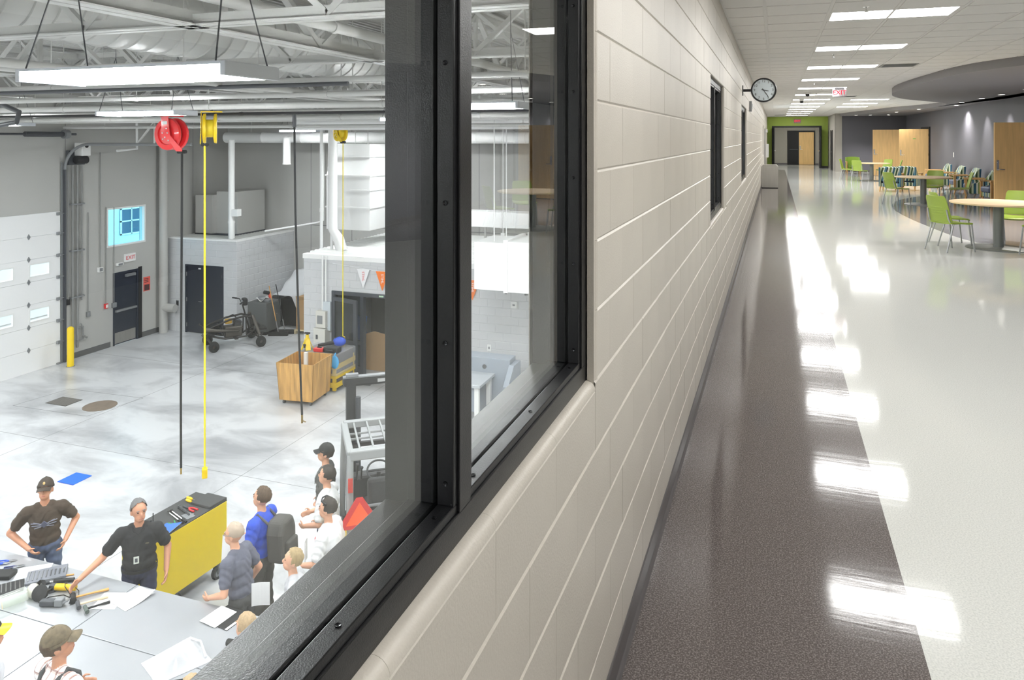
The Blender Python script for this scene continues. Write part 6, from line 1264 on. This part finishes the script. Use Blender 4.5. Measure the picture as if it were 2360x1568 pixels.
# 4 blue shirt with backpack
o, tb_, hb_ = person('young man in royal blue shirt wearing a dark backpack', (-6.08,7.80), (-.95,-.1), BLUE, mat('dark_shorts',(76,74,70),.85), SKIN, 1.74, .04, (.0,-.2), ((.26,.10,1.16),(.10,.30,1.12)), ((-.28,.02,1.14),(-.12,.26,1.06)), HAIRB, -.05, None)
bp = obj('backpack', tb_(MB().prism([(-.17,.93),(.17,.93),(.18,1.3),(.12,1.46),(-.12,1.46),(-.18,1.3)],-.40,-.15,'y')), mat('backpack_dark',(78,76,72),.8), o, bevel=.06, seg=4)
obj('front_pocket', tb_(MB().box(-.12,.12,-.45,-.38,.98,1.2)), mat('backpack_dark'), bp, bevel=.025, seg=3)
for s in (-1,1): obj('strap', tb_(MB().tube([(s*.10,-.16,1.40),(s*.11,-.02,1.515),(s*.12,.10,1.42),(s*.13,.13,1.25),(s*.17,.0,1.08)], .016, 8)), mat('backpack_dark'), bp, smooth=50)
q = thing('paper_sheet', 'white paper held by the young man in royal blue', 'paper', (-6.28,7.50,ZS+1.12), radians(20)); obj('sheet', MB().sheet(lambda a,b: ((a-.5)*.28,.02*a+.05*(b-.5),(b-.5)*.32), 6, 6, .002), PAPER, q)
# 5 dark cap
o, tb_, hb_ = person('tall young man in charcoal T-shirt and black cap beside the forklift', (-6.12,9.24), (-.85,-.35), TEE_CHAR, DENIM, SKIN, 1.72, .0, (.0,-.12), None, ((-.32,-.05,1.14),(-.32,.04,.88)), HAIRD, -.06, (CAPK,CAPK,False))
obj('shirt_print', tb_(MB().prism([(-.1,1.27),(.1,1.29),(.08,1.37),(-.09,1.36)], .126, .138, 'y')), mat('print_pale',(150,150,150),.8), o)
# 6, 7 white shirts
o, tb_, hb_ = person('dark haired man in white T-shirt standing by the forklift post', (-5.68,8.66), (-.9,-.2), WHITE_T, TEE_CHAR, SKIN, 1.71, .06, (.0,-.2), ((.27,.08,1.14),(.14,.3,1.1)), ((-.29,.04,1.14),(-.16,.28,1.04)), HAIRD, -.05, None, .7, 1.06)
q = thing('paper_sheet', 'white paper held out by the dark haired man in white', 'paper', (-6.12,8.42,ZS+1.14), radians(30)); obj('sheet', MB().sheet(lambda a,b: ((a-.5)*.26,.08*(b-.5),(b-.5)*.2), 6, 6, .002), PAPER, q)
o, tb_, hb_ = person('stocky man in white T-shirt with sunglasses pushed up on his head', (-5.17,7.90), (-.92,-.15), WHITE_T, DENIM, SKIN, 1.70, .04, (.0,-.12), None, ((-.30,.06,1.12),(-.20,.30,1.04)), HAIRD, -.04, None, .7, 1.12)
obj('sunglasses', hb_(MB().tube([(-.085,.0,1.76),(-.07,.07,1.785),(0,.09,1.79),(.07,.07,1.785),(.085,.0,1.76)], .010, 8)), BLACKM, o, smooth=50); obj('shirt_print', tb_(MB().prism([(-.06,1.28),(.06,1.28),(.05,1.33),(-.05,1.33)], .15, .166, 'y')), RED, o)
q = thing('paper_sheet', 'folded white paper in the hand of the man with sunglasses', 'paper', (-5.52,7.88,ZS+1.02), radians(-60)); obj('sheet', MB().sheet(lambda a,b: ((a-.5)*.22,.05*abs(a-.5),(b-.5)*.26), 6, 6, .002), PAPER, q)
# 8 blond
o, tb_, hb_ = person('fair haired student in pale shirt leaning in above the window sill', (-4.94,7.04), (-.8,-.5), TEE_LT, DENIM, SKIN, 1.60, .26, (.0,-.45), None, None, HAIRL, -.06, None)
# 9 head only
o, tb_, hb_ = person('sandy haired student whose head shows past the sill beside the folder', (-4.68,5.83), (-.95,.15), TEE_LT, DENIM, SKIN, 1.62, .15, (.0,-.3), None, None, mat('sandy_hair',(176,150,116),.7,var=.2,vscale=60), -.06, None, hands=False)
# 10 plaid
o, tb_, hb_ = person('man in plaid shirt and camouflage cap seen from behind', (-5.88,4.80), (.18,.95), PLAID, DENIM, SKIN2, 1.86, .03, (-.45,-.2), ((.32,.08,1.16),(.24,.28,1.1)), ((-.32,.08,1.16),(-.24,.28,1.1)), HAIRB, -.07, (CAMO,CAMO,False), .95)
for s in (-1,1): obj('bag_strap', tb_(MB().tube([(s*.06,-.15,1.10),(s*.09,-.15,1.30),(s*.105,-.09,1.46),(s*.11,.0,1.515),(s*.115,.09,1.44),(s*.12,.13,1.25)], .020, 8)), mat('strap_dark',(70,70,72),.8), o, smooth=50)
# 11 yellow brim
o, tb_, hb_ = person('man in pale grey T-shirt with a yellow brimmed cap at the picture corner', (-6.66,4.69), (.62,.75), mat('heather_grey_cotton',(206,207,212),.9), DENIM, SKIN2, 1.82, .08, (.0,-.2), ((.33,.05,1.14),(.26,.28,1.05)), None, HAIRD, -.06, (CAPK,YELLOW,False), .75)
# 12 hair tip
o, tb_, hb_ = person('light haired student just showing at the lower edge beside the black case', (-4.48,4.86), (-.9,.3), TEE_GREY, DENIM, SKIN, 1.74, .05, (0,-.2), None, None, mat('sandy_hair'), -.06, None, hands=False)
